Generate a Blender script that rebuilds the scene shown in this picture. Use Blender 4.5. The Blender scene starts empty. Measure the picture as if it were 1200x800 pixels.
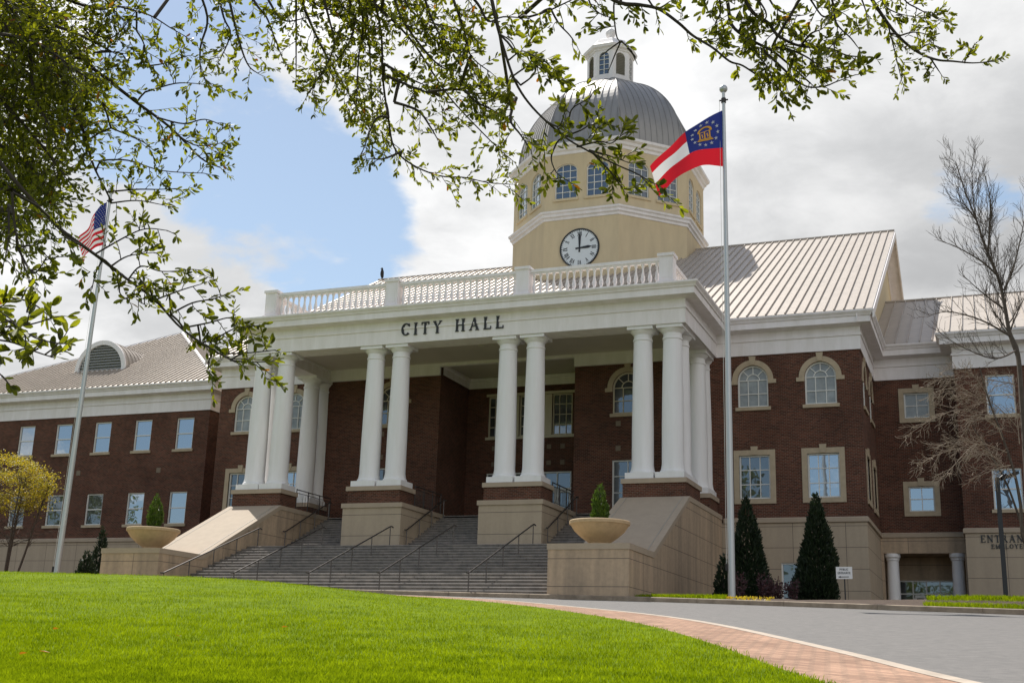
import bpy, math, random
import numpy as np
from math import sin, cos, tan, pi, radians, atan2, hypot, sqrt
from mathutils import Vector, Matrix

SC = bpy.context.scene
COL = SC.collection
# ------------------------------------------------------------------ camera, sky, sun, exposure
F_PX = 1425.5                                  # focal length in pixels of a 1200 px wide frame
YAW, PITCH, ROLL = radians(21.688), radians(15.102), radians(1.775)
fwd = Vector((-sin(YAW)*cos(PITCH), cos(YAW)*cos(PITCH), sin(PITCH)))
rt = Vector((cos(YAW), sin(YAW), 0)); up = rt.cross(fwd)
R2 = cos(ROLL)*rt + sin(ROLL)*up
U2 = -sin(ROLL)*rt + cos(ROLL)*up
cam_d = bpy.data.cameras.new('camera'); cam = bpy.data.objects.new('camera', cam_d); COL.objects.link(cam)
cam_d.sensor_width = 36; cam_d.lens = F_PX/1200*36; cam_d.clip_start = .1; cam_d.clip_end = 6000
m = Matrix((R2, U2, -fwd)).transposed().to_4x4(); cam.matrix_world = m
SC.camera = cam

def at(px, py, dist):
    """world point seen at a photo pixel (1200 x 800), dist metres from the camera"""
    d = fwd + R2*((px-600)/F_PX) - U2*((py-400)/F_PX)
    return d.normalized()*dist
def atY(px, py, Y):
    d = fwd + R2*((px-600)/F_PX) - U2*((py-400)/F_PX)
    return d*(Y/d.y)

SX, SY = .47, .45                              # shadow shift to the right / to the front per metre of drop
SUN_DIR = Vector((-SX, SY, 1)).normalized()    # towards the sun
SUN_EL = math.asin(SUN_DIR.z); SUN_AZ = atan2(SUN_DIR.x, SUN_DIR.y)
SKY_S, SUN_E, EXPO = .10, 5.0, 0.15

W = bpy.data.worlds.new('World'); SC.world = W; W.use_nodes = True
nt = W.node_tree; nt.nodes.clear(); L = nt.links.new
def N(t, **k):
    n = nt.nodes.new(t)
    for a, b in k.items(): setattr(n, a, b)
    return n
def mth(op, a, b=None, c=None, tree=None, clamp=False):
    T = tree or nt
    n = T.nodes.new('ShaderNodeMath'); n.operation = op; n.use_clamp = clamp
    for i, s in enumerate((a, b, c)):
        if s is None: continue
        if isinstance(s, (int, float)): n.inputs[i].default_value = s
        else: T.links.new(s, n.inputs[i])
    return n.outputs[0]
out = N('ShaderNodeOutputWorld'); bg = N('ShaderNodeBackground'); bg.inputs[1].default_value = SKY_S
sky = N('ShaderNodeTexSky', sky_type='NISHITA', sun_disc=False, sun_elevation=SUN_EL, sun_rotation=SUN_AZ)
sky.air_density = 1.0; sky.dust_density = .6; sky.ozone_density = 1.5
tc = N('ShaderNodeTexCoord')
sep = N('ShaderNodeSeparateXYZ'); L(tc.outputs['Generated'], sep.inputs[0])
zz = mth('ADD', mth('MAXIMUM', sep.outputs[2], 0.0), .22)
comb = N('ShaderNodeCombineXYZ')
L(mth('DIVIDE', sep.outputs[0], zz), comb.inputs[0]); L(mth('DIVIDE', sep.outputs[1], zz), comb.inputs[1])
def fbm(scale, detail, rough, off, dist=0.0):
    n = N('ShaderNodeTexNoise'); n.inputs['Scale'].default_value = scale; n.inputs['Detail'].default_value = detail
    n.inputs['Roughness'].default_value = rough; n.inputs['Distortion'].default_value = dist
    a = N('ShaderNodeVectorMath', operation='ADD'); a.inputs[1].default_value = off
    L(comb.outputs[0], a.inputs[0]); L(a.outputs[0], n.inputs['Vector'])
    return n.outputs['Fac']
n1 = fbm(2.1, 9, .56, (3.1, 7.7, 1.0), .25); n2 = fbm(4.0, 5, .5, (11.2, 2.2, 4.0)); n3 = fbm(1.3, 3, .5, (5.2, 9.2, 2.0))
def lobe(d, a, b):
    v = N('ShaderNodeVectorMath', operation='DOT_PRODUCT'); v.inputs[1].default_value = Vector(d).normalized()
    L(tc.outputs['Generated'], v.inputs[0])
    r = N('ShaderNodeMapRange', interpolation_type='SMOOTHSTEP'); r.inputs[1].default_value = a; r.inputs[2].default_value = b
    L(v.outputs['Value'], r.inputs[0]); return r.outputs[0]
# openings in the cloud cover: a large one over the left of the building, a small one at the right, one behind the viewer
gap = lobe((-.525, .76, .38), .9895, .9988)
for d_, a_, b_ in (((-.555, .73, .42), .991, .999), ((-.495, .80, .335), .9945, .9995), ((-.545, .70, .46), .993, .9994)): gap = mth('MAXIMUM', gap, lobe(d_, a_, b_))
gap = mth('MULTIPLY', gap, .27)
gap = mth('ADD', gap, mth('MULTIPLY', lobe((.0, .94, .35), .9982, .9999), .15))
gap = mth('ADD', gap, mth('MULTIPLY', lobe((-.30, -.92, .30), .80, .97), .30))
ovr = N('ShaderNodeMapRange', interpolation_type='SMOOTHSTEP'); ovr.inputs[1].default_value = .56; ovr.inputs[2].default_value = .80; L(sep.outputs[2], ovr.inputs[0])
gap = mth('ADD', gap, mth('MULTIPLY', ovr.outputs[0], .26))
n4 = fbm(9., 6, .6, (1.3, 4.4, 6.0), .3)
cov = mth('SUBTRACT', mth('ADD', mth('ADD', mth('MULTIPLY', n1, .8), mth('MULTIPLY', n4, .24)), .17), gap)
cr = N('ShaderNodeMapRange', interpolation_type='SMOOTHSTEP'); cr.inputs[1].default_value = .455; cr.inputs[2].default_value = .56
L(cov, cr.inputs[0])
# brightness of the cloud: bright near the sun's side, greyer in thick cloud
thick = N('ShaderNodeMapRange', interpolation_type='SMOOTHSTEP'); thick.inputs[1].default_value = .42; thick.inputs[2].default_value = .60
thick.inputs[3].default_value = 1.0; thick.inputs[4].default_value = .68
n5 = fbm(6.5, 8, .62, (8.3, 1.4, 9.0), .35)
L(mth('ADD', mth('ADD', mth('MULTIPLY', n2, .34), mth('MULTIPLY', n3, .44)), mth('MULTIPLY', n5, .22)), thick.inputs[0])
sunny = lobe(SUN_DIR, .45, 1.0)
anti = lobe((.2, -1, .25), .1, .9)  # brighter cloud out of view behind the camera, added as fill for shaded fronts
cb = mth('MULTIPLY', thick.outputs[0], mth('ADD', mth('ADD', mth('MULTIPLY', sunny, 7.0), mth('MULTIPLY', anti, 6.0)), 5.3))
cc = N('ShaderNodeMix', data_type='RGBA'); cc.blend_type = 'MULTIPLY'; cc.inputs[0].default_value = 1
cl = N('ShaderNodeCombineXYZ'); L(cb, cl.inputs[0]); L(cb, cl.inputs[1]); L(cb, cl.inputs[2])
tintr = N('ShaderNodeMix', data_type='RGBA')
L(thick.outputs[0], tintr.inputs[0]); tintr.inputs[6].default_value = (.95, .985, 1.03, 1); tintr.inputs[7].default_value = (1.0, 1.0, 1.0, 1)
L(cl.outputs[0], cc.inputs[6]); L(tintr.outputs[2], cc.inputs[7])
skyb = N('ShaderNodeMix', data_type='RGBA'); skyb.blend_type = 'MULTIPLY'; skyb.inputs[0].default_value = 1
L(sky.outputs[0], skyb.inputs[6]); skyb.inputs[7].default_value = (1.2, 1.16, 1.1, 1)
# thin veil of haze in the open sky
veil = N('ShaderNodeMix', data_type='RGBA'); vz = N('ShaderNodeMapRange', interpolation_type='SMOOTHSTEP'); vz.inputs[1].default_value = .25; vz.inputs[2].default_value = .75; vz.inputs[3].default_value = .34; vz.inputs[4].default_value = .0
L(sep.outputs[2], vz.inputs[0]); L(vz.outputs[0], veil.inputs[0])
L(skyb.outputs[2], veil.inputs[6]); veil.inputs[7].default_value = (5.6, 7.3, 9.0, 1)
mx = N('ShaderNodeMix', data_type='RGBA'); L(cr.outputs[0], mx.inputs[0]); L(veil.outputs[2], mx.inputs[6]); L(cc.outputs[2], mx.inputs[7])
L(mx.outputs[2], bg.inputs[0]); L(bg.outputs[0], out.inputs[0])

sd = bpy.data.lights.new('sun', 'SUN'); sd.energy = SUN_E; sd.angle = radians(.5); sd.color = (1, .955, .88)
sun = bpy.data.objects.new('sun', sd); COL.objects.link(sun); sun.rotation_euler = SUN_DIR.to_track_quat('Z', 'Y').to_euler(); sun.location = (-40, 60, 90)
SC.view_settings.view_transform = 'Standard'; SC.view_settings.look = 'None'
SC.view_settings.exposure = EXPO; SC.view_settings.gamma = 1; SC.view_settings.use_curve_mapping = False
SC.render.engine = 'CYCLES'
SC.cycles.max_bounces = 6; SC.cycles.transparent_max_bounces = 8

# ------------------------------------------------------------------ materials
M = {}
def mat(name, col, rough=.6, metal=0., spec=.5, var=.0, vscale=2., bump=0., bscale=30., col2=None, coat=0., trans=0., streak=0.):
    ma = bpy.data.materials.new(name); ma.use_nodes = True; t = ma.node_tree; b = t.nodes['Principled BSDF']
    b.inputs['Roughness'].default_value = rough; b.inputs['Metallic'].default_value = metal
    b.inputs['Specular IOR Level'].default_value = spec; b.inputs['Coat Weight'].default_value = coat
    c = tuple(col)+(1,)
    b.inputs['Base Color'].default_value = c
    tcn = t.nodes.new('ShaderNodeTexCoord'); geo = t.nodes.new('ShaderNodeNewGeometry')
    if var or col2:
        n = t.nodes.new('ShaderNodeTexNoise'); n.inputs['Scale'].default_value = vscale; n.inputs['Detail'].default_value = 6; n.inputs['Roughness'].default_value = .65
        if streak:
            mp_ = t.nodes.new('ShaderNodeMapping'); mp_.inputs['Scale'].default_value = (1, 1, streak); t.links.new(geo.outputs['Position'], mp_.inputs[0]); t.links.new(mp_.outputs[0], n.inputs['Vector'])
        else: t.links.new(geo.outputs['Position'], n.inputs['Vector'])
        mr = t.nodes.new('ShaderNodeMapRange'); mr.inputs[1].default_value = .3; mr.inputs[2].default_value = .7
        t.links.new(n.outputs['Fac'], mr.inputs[0])
        mxn = t.nodes.new('ShaderNodeMix'); mxn.data_type = 'RGBA'; t.links.new(mr.outputs[0], mxn.inputs[0])
        lo = col2 if col2 else tuple(x*(1-var) for x in col)
        mxn.inputs[6].default_value = tuple(lo)+(1,); mxn.inputs[7].default_value = tuple(min(1, x*(1+(var if not col2 else 0))) for x in col)+(1,)
        t.links.new(mxn.outputs[2], b.inputs['Base Color'])
    if bump:
        n = t.nodes.new('ShaderNodeTexNoise'); n.inputs['Scale'].default_value = bscale; n.inputs['Detail'].default_value = 4
        t.links.new(geo.outputs['Position'], n.inputs['Vector'])
        bn = t.nodes.new('ShaderNodeBump'); bn.inputs['Strength'].default_value = bump; bn.inputs['Distance'].default_value = .02
        t.links.new(n.outputs['Fac'], bn.inputs['Height']); t.links.new(bn.outputs[0], b.inputs['Normal'])
    if trans:
        tr = t.nodes.new('ShaderNodeBsdfTranslucent'); ms = t.nodes.new('ShaderNodeMixShader'); ms.inputs[0].default_value = trans
        o = t.nodes['Material Output']
        tr.inputs[0].default_value = c
        t.links.new(b.outputs[0], ms.inputs[1]); t.links.new(tr.outputs[0], ms.inputs[2]); t.links.new(ms.outputs[0], o.inputs[0])
    M[name] = ma; return ma
def nodes(ma):
    t = ma.node_tree; return t, t.nodes['Principled BSDF']

mat('white', (.90, .86, .87), .55, vscale=2.2, streak=.18, col2=(.76, .72, .70))
mat('column_white', (.86, .85, .86), .5, vscale=2.6, streak=.12, col2=(.78, .765, .75))
mat('tan_trim', (.44, .355, .245), .75, var=.12, vscale=3)
mat('stucco', (.68, .555, .36), .85, col2=(.58, .47, .305), vscale=1.3, streak=.25, bump=.15, bscale=14)
mat('metal_roof', (.455, .40, .345), .5, .15, .4, var=.09, vscale=1.4)
mat('dome_metal', (.36, .34, .325), .40, .3, .5, vscale=1.2, streak=.2, col2=(.27, .26, .25))
mat('dark_iron', (.035, .03, .028), .5, .3)
mat('rail_metal', (.10, .09, .085), .38, .7)
mat('letters', (.03, .03, .032), .5)
mat('pole_metal', (.52, .54, .55), .42, .55)
mat('frame_white', (.74, .73, .69), .5)
mat('frame_cream', (.60, .53, .40), .55)
mat('blind', (.27, .29, .29), .3, coat=.5, var=.35, vscale=1.3)
mat('shaded_block_stone', (.20, .155, .11), .8)  # trim colour darkened: the recess's deep shade is put into the colour
mat('black_paint', (.018, .018, .02), .45)
mat('louver', (.36, .33, .27), .6)
mat('louver_grey', (.30, .30, .29), .6)
mat('sign_white', (.78, .78, .78), .5)
mat('clock_white', (.72, .76, .78), .4)
mat('soffit', (.62, .575, .50), .7, var=.04, vscale=1)
mat('planter_stone', (.50, .36, .21), .75, var=.12, vscale=5, bump=.2, bscale=40)
mat('soil', (.06, .045, .03), .9)
mat('bird_dark', (.02, .02, .025), .7)
mat('bark', (.055, .045, .035), .9, var=.3, vscale=14)
mat('twig_sunlit', (.26, .205, .15), .85, var=.3, vscale=6)  # paler copy of the bark: sunlight on the low twigs put into the colour
mat('bark_pale', (.085, .066, .05), .85, var=.3, vscale=6)
mat('bark_brown', (.085, .06, .045), .9, var=.3, vscale=10)
mat('kerb', (.40, .32, .235), .85, col2=(.20, .155, .11), vscale=2.2, bump=.3, bscale=25)
mat('gold', (.75, .40, .06), .6)
mat('flag_white', (.80, .80, .80), .7, trans=.35)
mat('flag_red', (.62, .008, .022), .7, trans=.35)
mat('flag_blue', (.012, .025, .17), .7, trans=.3)
mat('flag_gold', (.72, .36, .04), .7)

def glass(name, tint, refl, rough=.015):
    ma = bpy.data.materials.new(name); ma.use_nodes = True; t = ma.node_tree; b = t.nodes['Principled BSDF']
    b.inputs['Base Color'].default_value = tint+(1,); b.inputs['Roughness'].default_value = .5
    g = t.nodes.new('ShaderNodeBsdfGlossy'); g.inputs['Roughness'].default_value = rough; g.inputs[0].default_value = (.78, .89, 1, 1)
    geo = t.nodes.new('ShaderNodeNewGeometry'); n = t.nodes.new('ShaderNodeTexNoise'); n.inputs['Scale'].default_value = 1.1
    t.links.new(geo.outputs['Position'], n.inputs['Vector'])
    bn = t.nodes.new('ShaderNodeBump'); bn.inputs['Strength'].default_value = .06; bn.inputs['Distance'].default_value = .05
    t.links.new(n.outputs['Fac'], bn.inputs['Height']); t.links.new(bn.outputs[0], g.inputs['Normal'])
    ms = t.nodes.new('ShaderNodeMixShader'); ms.inputs[0].default_value = refl
    t.links.new(b.outputs[0], ms.inputs[1]); t.links.new(g.outputs[0], ms.inputs[2]); t.links.new(ms.outputs[0], t.nodes['Material Output'].inputs[0])
    M[name] = ma
glass('glass_blue', (.03, .05, .07), .42)
glass('glass_dark', (.018, .022, .02), .16)
glass('glass_tower', (.012, .022, .042), .16)

def brick_mat(name, c1, c2, mortar, bw=.215, bh=.075, ms=.012, flat=False, squash=.5):
    ma = bpy.data.materials.new(name); ma.use_nodes = True; t, b = nodes(ma); b.inputs['Roughness'].default_value = .9; b.inputs['Specular IOR Level'].default_value = .2
    geo = t.nodes.new('ShaderNodeNewGeometry'); s = t.nodes.new('ShaderNodeSeparateXYZ'); t.links.new(geo.outputs['Position'], s.inputs[0])
    c = t.nodes.new('ShaderNodeCombineXYZ')
    if flat:
        t.links.new(s.outputs[0], c.inputs[0]); t.links.new(s.outputs[1], c.inputs[1])
        mp = t.nodes.new('ShaderNodeMapping'); mp.inputs['Rotation'].default_value = (0, 0, radians(38)); t.links.new(c.outputs[0], mp.inputs[0]); v = mp.outputs[0]
    else:
        t.links.new(mth('ADD', s.outputs[0], s.outputs[1], tree=t), c.inputs[0]); t.links.new(s.outputs[2], c.inputs[1]); v = c.outputs[0]
    br = t.nodes.new('ShaderNodeTexBrick'); br.inputs['Scale'].default_value = 1; br.inputs['Brick Width'].default_value = bw; br.inputs['Row Height'].default_value = bh
    br.inputs['Mortar Size'].default_value = ms; br.inputs['Mortar Smooth'].default_value = .2; br.inputs['Bias'].default_value = -.1
    br.inputs['Color1'].default_value = c1+(1,); br.inputs['Color2'].default_value = c2+(1,); br.inputs['Mortar'].default_value = mortar+(1,)
    t.links.new(v, br.inputs['Vector'])
    n = t.nodes.new('ShaderNodeTexNoise'); n.inputs['Scale'].default_value = .5; n.inputs['Detail'].default_value = 7; n.inputs['Roughness'].default_value = .7
    t.links.new(geo.outputs['Position'], n.inputs['Vector'])
    mr = t.nodes.new('ShaderNodeMapRange'); mr.inputs[1].default_value = .3; mr.inputs[2].default_value = .7; mr.inputs[3].default_value = .68; mr.inputs[4].default_value = 1.28
    t.links.new(n.outputs['Fac'], mr.inputs[0])
    x = t.nodes.new('ShaderNodeMix'); x.data_type = 'RGBA'; x.blend_type = 'MULTIPLY'; x.inputs[0].default_value = 1
    cc_ = t.nodes.new('ShaderNodeCombineXYZ')
    for i in range(3): t.links.new(mr.outputs[0], cc_.inputs[i])
    t.links.new(br.outputs['Color'], x.inputs[6]); t.links.new(cc_.outputs[0], x.inputs[7]); t.links.new(x.outputs[2], b.inputs['Base Color'])
    bn = t.nodes.new('ShaderNodeBump'); bn.inputs['Strength'].default_value = .5; bn.inputs['Distance'].default_value = .01; bn.invert = True
    t.links.new(br.outputs['Fac'], bn.inputs['Height']); t.links.new(bn.outputs[0], b.inputs['Normal'])
    M[name] = ma
brick_mat('brick', (.135, .046, .028), (.055, .021, .015), (.16, .115, .085), ms=.011)
brick_mat('brick_paving', (.47, .29, .20), (.31, .185, .13), (.20, .15, .115), .24, .12, .012, flat=True)

def stone_mat(name, base, dark, joint=1.0, off=.5, vj=2.45, jw=.022, stain=.25):
    """cast stone cladding with recessed joints, blotches and rain streaks"""
    ma = bpy.data.materials.new(name); ma.use_nodes = True; t, b = nodes(ma); b.inputs['Roughness'].default_value = .8
    geo = t.nodes.new('ShaderNodeNewGeometry'); s = t.nodes.new('ShaderNodeSeparateXYZ'); t.links.new(geo.outputs['Position'], s.inputs[0])
    nrm = t.nodes.new('ShaderNodeSeparateXYZ'); t.links.new(geo.outputs['True Normal'], nrm.inputs[0])
    vert = mth('LESS_THAN', mth('ABSOLUTE', nrm.outputs[2], tree=t), .3, tree=t)
    f = mth('FRACT', mth('ADD', mth('DIVIDE', s.outputs[2], joint, tree=t), 1-off/joint, tree=t), tree=t)
    hj = mth('LESS_THAN', mth('ABSOLUTE', mth('SUBTRACT', f, .5, tree=t), tree=t), jw/joint/2, tree=t)
    u = mth('ADD', s.outputs[0], s.outputs[1], tree=t)
    fv = mth('FRACT', mth('DIVIDE', u, vj, tree=t), tree=t)
    vjn = mth('LESS_THAN', mth('ABSOLUTE', mth('SUBTRACT', fv, .5, tree=t), tree=t), jw/vj/2, tree=t)
    j = mth('MULTIPLY', mth('MAXIMUM', hj, vjn, tree=t), vert, tree=t)
    mp = t.nodes.new('ShaderNodeMapping'); mp.inputs['Scale'].default_value = (2.2, 2.2, .22); t.links.new(geo.outputs['Position'], mp.inputs[0])
    n = t.nodes.new('ShaderNodeTexNoise'); n.inputs['Scale'].default_value = 1.; n.inputs['Detail'].default_value = 6; n.inputs['Roughness'].default_value = .6
    t.links.new(mp.outputs[0], n.inputs['Vector'])
    n2_ = t.nodes.new('ShaderNodeTexNoise'); n2_.inputs['Scale'].default_value = 7; n2_.inputs['Detail'].default_value = 5
    t.links.new(geo.outputs['Position'], n2_.inputs['Vector'])
    mr = t.nodes.new('ShaderNodeMapRange'); mr.inputs[1].default_value = .36; mr.inputs[2].default_value = .72
    t.links.new(mth('ADD', mth('MULTIPLY', n.outputs[0], .75, tree=t), mth('MULTIPLY', n2_.outputs[0], .25, tree=t), tree=t), mr.inputs[0])
    x = t.nodes.new('ShaderNodeMix'); x.data_type = 'RGBA'; t.links.new(mth('MULTIPLY', mr.outputs[0], stain*2.2, tree=t, clamp=True), x.inputs[0])
    x.inputs[6].default_value = base+(1,); x.inputs[7].default_value = dark+(1,)
    y = t.nodes.new('ShaderNodeMix'); y.data_type = 'RGBA'; t.links.new(j, y.inputs[0]); t.links.new(x.outputs[2], y.inputs[6]); y.inputs[7].default_value = (.10, .08, .065, 1)
    t.links.new(y.outputs[2], b.inputs['Base Color'])
    M[name] = ma
stone_mat('cast_stone', (.46, .37, .265), (.31, .245, .18))
stone_mat('cast_stone_stained', (.52, .385, .26), (.24, .19, .14), stain=.40, vj=5.9)
stone_mat('cast_stone_plain', (.46, .37, .265), (.31, .245, .18), vj=400)
stone_mat('smooth_stone', (.43, .345, .255), (.33, .265, .195), joint=500, off=.5, vj=400)
stone_mat('stair_stone', (.27, .238, .21), (.12, .11, .102), joint=500, off=.5, vj=3.1, stain=.45)

# asphalt
mat('asphalt', (.20, .188, .178), .85, vscale=5, bump=.8, bscale=45, col2=(.135, .130, .125))
mat('concrete_band', (.46, .385, .31), .85, var=.18, vscale=2.5)
mat('earth', (.05, .06, .022), .95, var=.3, vscale=.8)
mat('mulch', (.07, .045, .03), .95, var=.4, vscale=9, bump=.6, bscale=30)
mat('turf', (.18, .25, .004), .95, spec=.1, col2=(.08, .135, .003), vscale=1.1, bump=.8, bscale=45)
def leafmat(name, c, c2, tcol, tr=.5, vs=3., rough=.45, spec=.4, patch=0):
    ma = bpy.data.materials.new(name); ma.use_nodes = True; t, b = nodes(ma); b.inputs['Roughness'].default_value = rough; b.inputs['Specular IOR Level'].default_value = spec
    geo = t.nodes.new('ShaderNodeNewGeometry')
    x = t.nodes.new('ShaderNodeMix'); x.data_type = 'RGBA'
    if patch:
        pn = t.nodes.new('ShaderNodeTexNoise'); pn.inputs['Scale'].default_value = patch; pn.inputs['Detail'].default_value = 5; pn.inputs['Roughness'].default_value = .7; t.links.new(geo.outputs['Position'], pn.inputs['Vector'])
        pm = t.nodes.new('ShaderNodeMapRange'); pm.inputs[1].default_value = .32; pm.inputs[2].default_value = .68; t.links.new(pn.outputs[0], pm.inputs[0])
        t.links.new(mth('ADD', mth('MULTIPLY', geo.outputs['Random Per Island'], .32, tree=t), mth('MULTIPLY', pm.outputs[0], .72, tree=t), tree=t), x.inputs[0])
    else: t.links.new(geo.outputs['Random Per Island'], x.inputs[0])
    x.inputs[6].default_value = c+(1,); x.inputs[7].default_value = c2+(1,)
    t.links.new(x.outputs[2], b.inputs['Base Color'])
    y = t.nodes.new('ShaderNodeMix'); y.data_type = 'RGBA'; y.blend_type = 'MULTIPLY'; y.inputs[0].default_value = 1
    t.links.new(x.outputs[2], y.inputs[6]); y.inputs[7].default_value = tcol+(1,)
    tl = t.nodes.new('ShaderNodeBsdfTranslucent'); t.links.new(y.outputs[2], tl.inputs[0])
    ms = t.nodes.new('ShaderNodeMixShader'); ms.inputs[0].default_value = tr
    t.links.new(b.outputs[0], ms.inputs[1]); t.links.new(tl.outputs[0], ms.inputs[2]); t.links.new(ms.outputs[0], t.nodes['Material Output'].inputs[0])
    M[name] = ma
leafmat('oak_leaf', (.034, .045, .008), (.165, .18, .015), (2.6, 2.5, .9), .54)
leafmat('oak_leaf_old', (.30, .16, .01), (.22, .07, .01), (1.6, 1.5, 1), .5)
leafmat('grass_blade', (.080, .14, .003), (.37, .455, .012), (1.3, 1.3, .5), .5, rough=.9, spec=.12, patch=1.5)
leafmat('conifer_leaf', (.012, .024, .012), (.028, .045, .018), (1.2, 1.3, .9), .15)
leafmat('bright_conifer', (.040, .085, .012), (.11, .17, .02), (1.4, 1.4, .9), .3)
leafmat('yellow_leaf', (.44, .33, .03), (.27, .27, .04), (1.4, 1.3, .8), .45)
leafmat('purple_leaf', (.055, .022, .030), (.11, .05, .05), (1.2, 1.1, 1.1), .25)
leafmat('yellow_petal', (.75, .50, .02), (.65, .55, .05), (1.1, 1.1, .8), .3)

# ------------------------------------------------------------------ mesh helpers
ORG = {}
class MB:
    def __init__(s): s.v = []; s.f = []; s.m = []
    def add(s, vs, fs, mi=0):
        o = len(s.v); s.v += [tuple(p) for p in vs]
        for f in fs: s.f.append([o+i for i in f]); s.m.append(mi)
    def poly(s, vs, mi=0): s.add(vs, [list(range(len(vs)))], mi)
    def hexa(s, a, b, mi=0):
        """two matching quads -> closed box"""
        s.add(list(a)+list(b), [(3, 2, 1, 0), (4, 5, 6, 7), (0, 1, 5, 4), (1, 2, 6, 5), (2, 3, 7, 6), (3, 0, 4, 7)], mi)
    def box(s, x0, x1, y0, y1, z0, z1, mi=0):
        s.hexa([(x0, y0, z0), (x1, y0, z0), (x1, y1, z0), (x0, y1, z0)], [(x0, y0, z1), (x1, y0, z1), (x1, y1, z1), (x0, y1, z1)], mi)
    def prism(s, pts, vec, mi=0):
        n = len(pts); vec = Vector(vec); a = [Vector(p) for p in pts]; b = [p+vec for p in a]
        s.add(a+b, [list(range(n))[::-1], list(range(n, 2*n))]+[(i, (i+1) % n, n+(i+1) % n, n+i) for i in range(n)], mi)
    def lathe(s, c, prof, n=24, mi=0, cap=True, ph=0.):
        o = []
        for r, z in prof:
            for i in range(n):
                a = ph+2*pi*i/n; o.append((c[0]+r*cos(a), c[1]+r*sin(a), c[2]+z))
        fs = []
        for k in range(len(prof)-1):
            for i in range(n):
                j = (i+1) % n; fs.append((k*n+i, k*n+j, (k+1)*n+j, (k+1)*n+i))
        if cap: fs += [list(range(n))[::-1], list(range((len(prof)-1)*n, len(prof)*n))]
        s.add(o, fs, mi)
    def tube(s, pts, rad, n=6, mi=0, cap=True):
        pts = [Vector(p) for p in pts]; k = len(pts)
        if isinstance(rad, (int, float)): rad = [rad]*k
        o = []; ref = None
        for i, p in enumerate(pts):
            t = (pts[min(i+1, k-1)]-pts[max(i-1, 0)])
            if t.length < 1e-9: t = Vector((0, 0, 1))
            t.normalize()
            if ref is None:
                ref = Vector((0, 0, 1)) if abs(t.z) < .9 else Vector((1, 0, 0))
            a = t.cross(ref)
            if a.length < 1e-6: a = t.orthogonal()
            a.normalize(); b = a.cross(t); ref = b
            for q in range(n):
                an = 2*pi*q/n; o.append(p+(a*cos(an)+b*sin(an))*rad[i])
        fs = [(i*n+q, i*n+(q+1) % n, (i+1)*n+(q+1) % n, (i+1)*n+q) for i in range(k-1) for q in range(n)]
        if cap: fs += [list(range(n))[::-1], list(range((k-1)*n, k*n))]
        s.add(o, fs, mi)
    def sweep(s, prof, path, closed=False, mi=0, close_prof=False):
        """prof (projection to the right of travel, z) along plan path, mitred"""
        n = len(path); offs = []
        for i in range(n):
            p = Vector(path[i])
            d0 = d1 = None
            if closed or i > 0: d0 = (p-Vector(path[i-1])).normalized()
            if closed or i < n-1: d1 = (Vector(path[(i+1) % n])-p).normalized()
            if d0 is None: d0 = d1
            if d1 is None: d1 = d0
            n0 = Vector((d0.y, -d0.x)); n1 = Vector((d1.y, -d1.x)); b = n0+n1
            if b.length < 1e-6: b = n0
            b = b/(b.dot(n0)) if abs(b.dot(n0)) > 1e-6 else n0
            offs.append(b)
        o = [(path[i][0]+offs[i].x*q, path[i][1]+offs[i].y*q, z) for i in range(n) for q, z in prof]
        k = len(prof); fs = []
        kk = k if close_prof else k-1
        for i in range(n if closed else n-1):
            j = (i+1) % n
            for q in range(kk): fs.append((i*k+q, j*k+q, j*k+(q+1) % k, i*k+(q+1) % k))
        if close_prof and not closed: fs += [list(range(k)), list(range((n-1)*k, n*k))[::-1]]
        s.add(o, fs, mi)
    def build(s, name, mats, parent=None, smooth=None, loc=None):
        if isinstance(mats, str): mats = [mats]
        org = Vector(loc) if loc is not None else (ORG[parent.name] if parent else Vector((0, 0, 0)))
        me = bpy.data.meshes.new(name)
        va = np.array(s.v, dtype=np.float64).reshape(-1, 3)-np.array(org)
        me.from_pydata(va.tolist(), [], s.f)
        for q in mats: me.materials.append(M[q])
        if len(mats) > 1: me.polygons.foreach_set('material_index', s.m)
        if smooth:
            me.polygons.foreach_set('use_smooth', [True]*len(me.polygons)); me.set_sharp_from_angle(angle=radians(smooth))
        me.update()
        o = bpy.data.objects.new(name, me); COL.objects.link(o); ORG[o.name] = org
        if parent:
            o.parent = parent; o.location = org-ORG[parent.name]
        else: o.location = org
        return o
def tag(o, label=None, cat=None, group=None, kind=None):
    for k, v in (('label', label), ('category', cat), ('group', group), ('kind', kind)):
        if v: o[k] = v
    return o
def thing(name, label, cat, loc, group=None):
    o = bpy.data.objects.new(name, None); COL.objects.link(o); o.location = loc; o.empty_display_size = .3
    ORG[o.name] = Vector(loc); return tag(o, label, cat, group)
def copy_part(src, parent, delta):
    c = src.copy(); COL.objects.link(c); c.parent = parent; c.location = src.location+Vector(delta); ORG[c.name] = ORG[src.name]+Vector(delta)
    for ch in list(src.children):
        d = ch.copy(); COL.objects.link(d); d.parent = c
    return c

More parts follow.
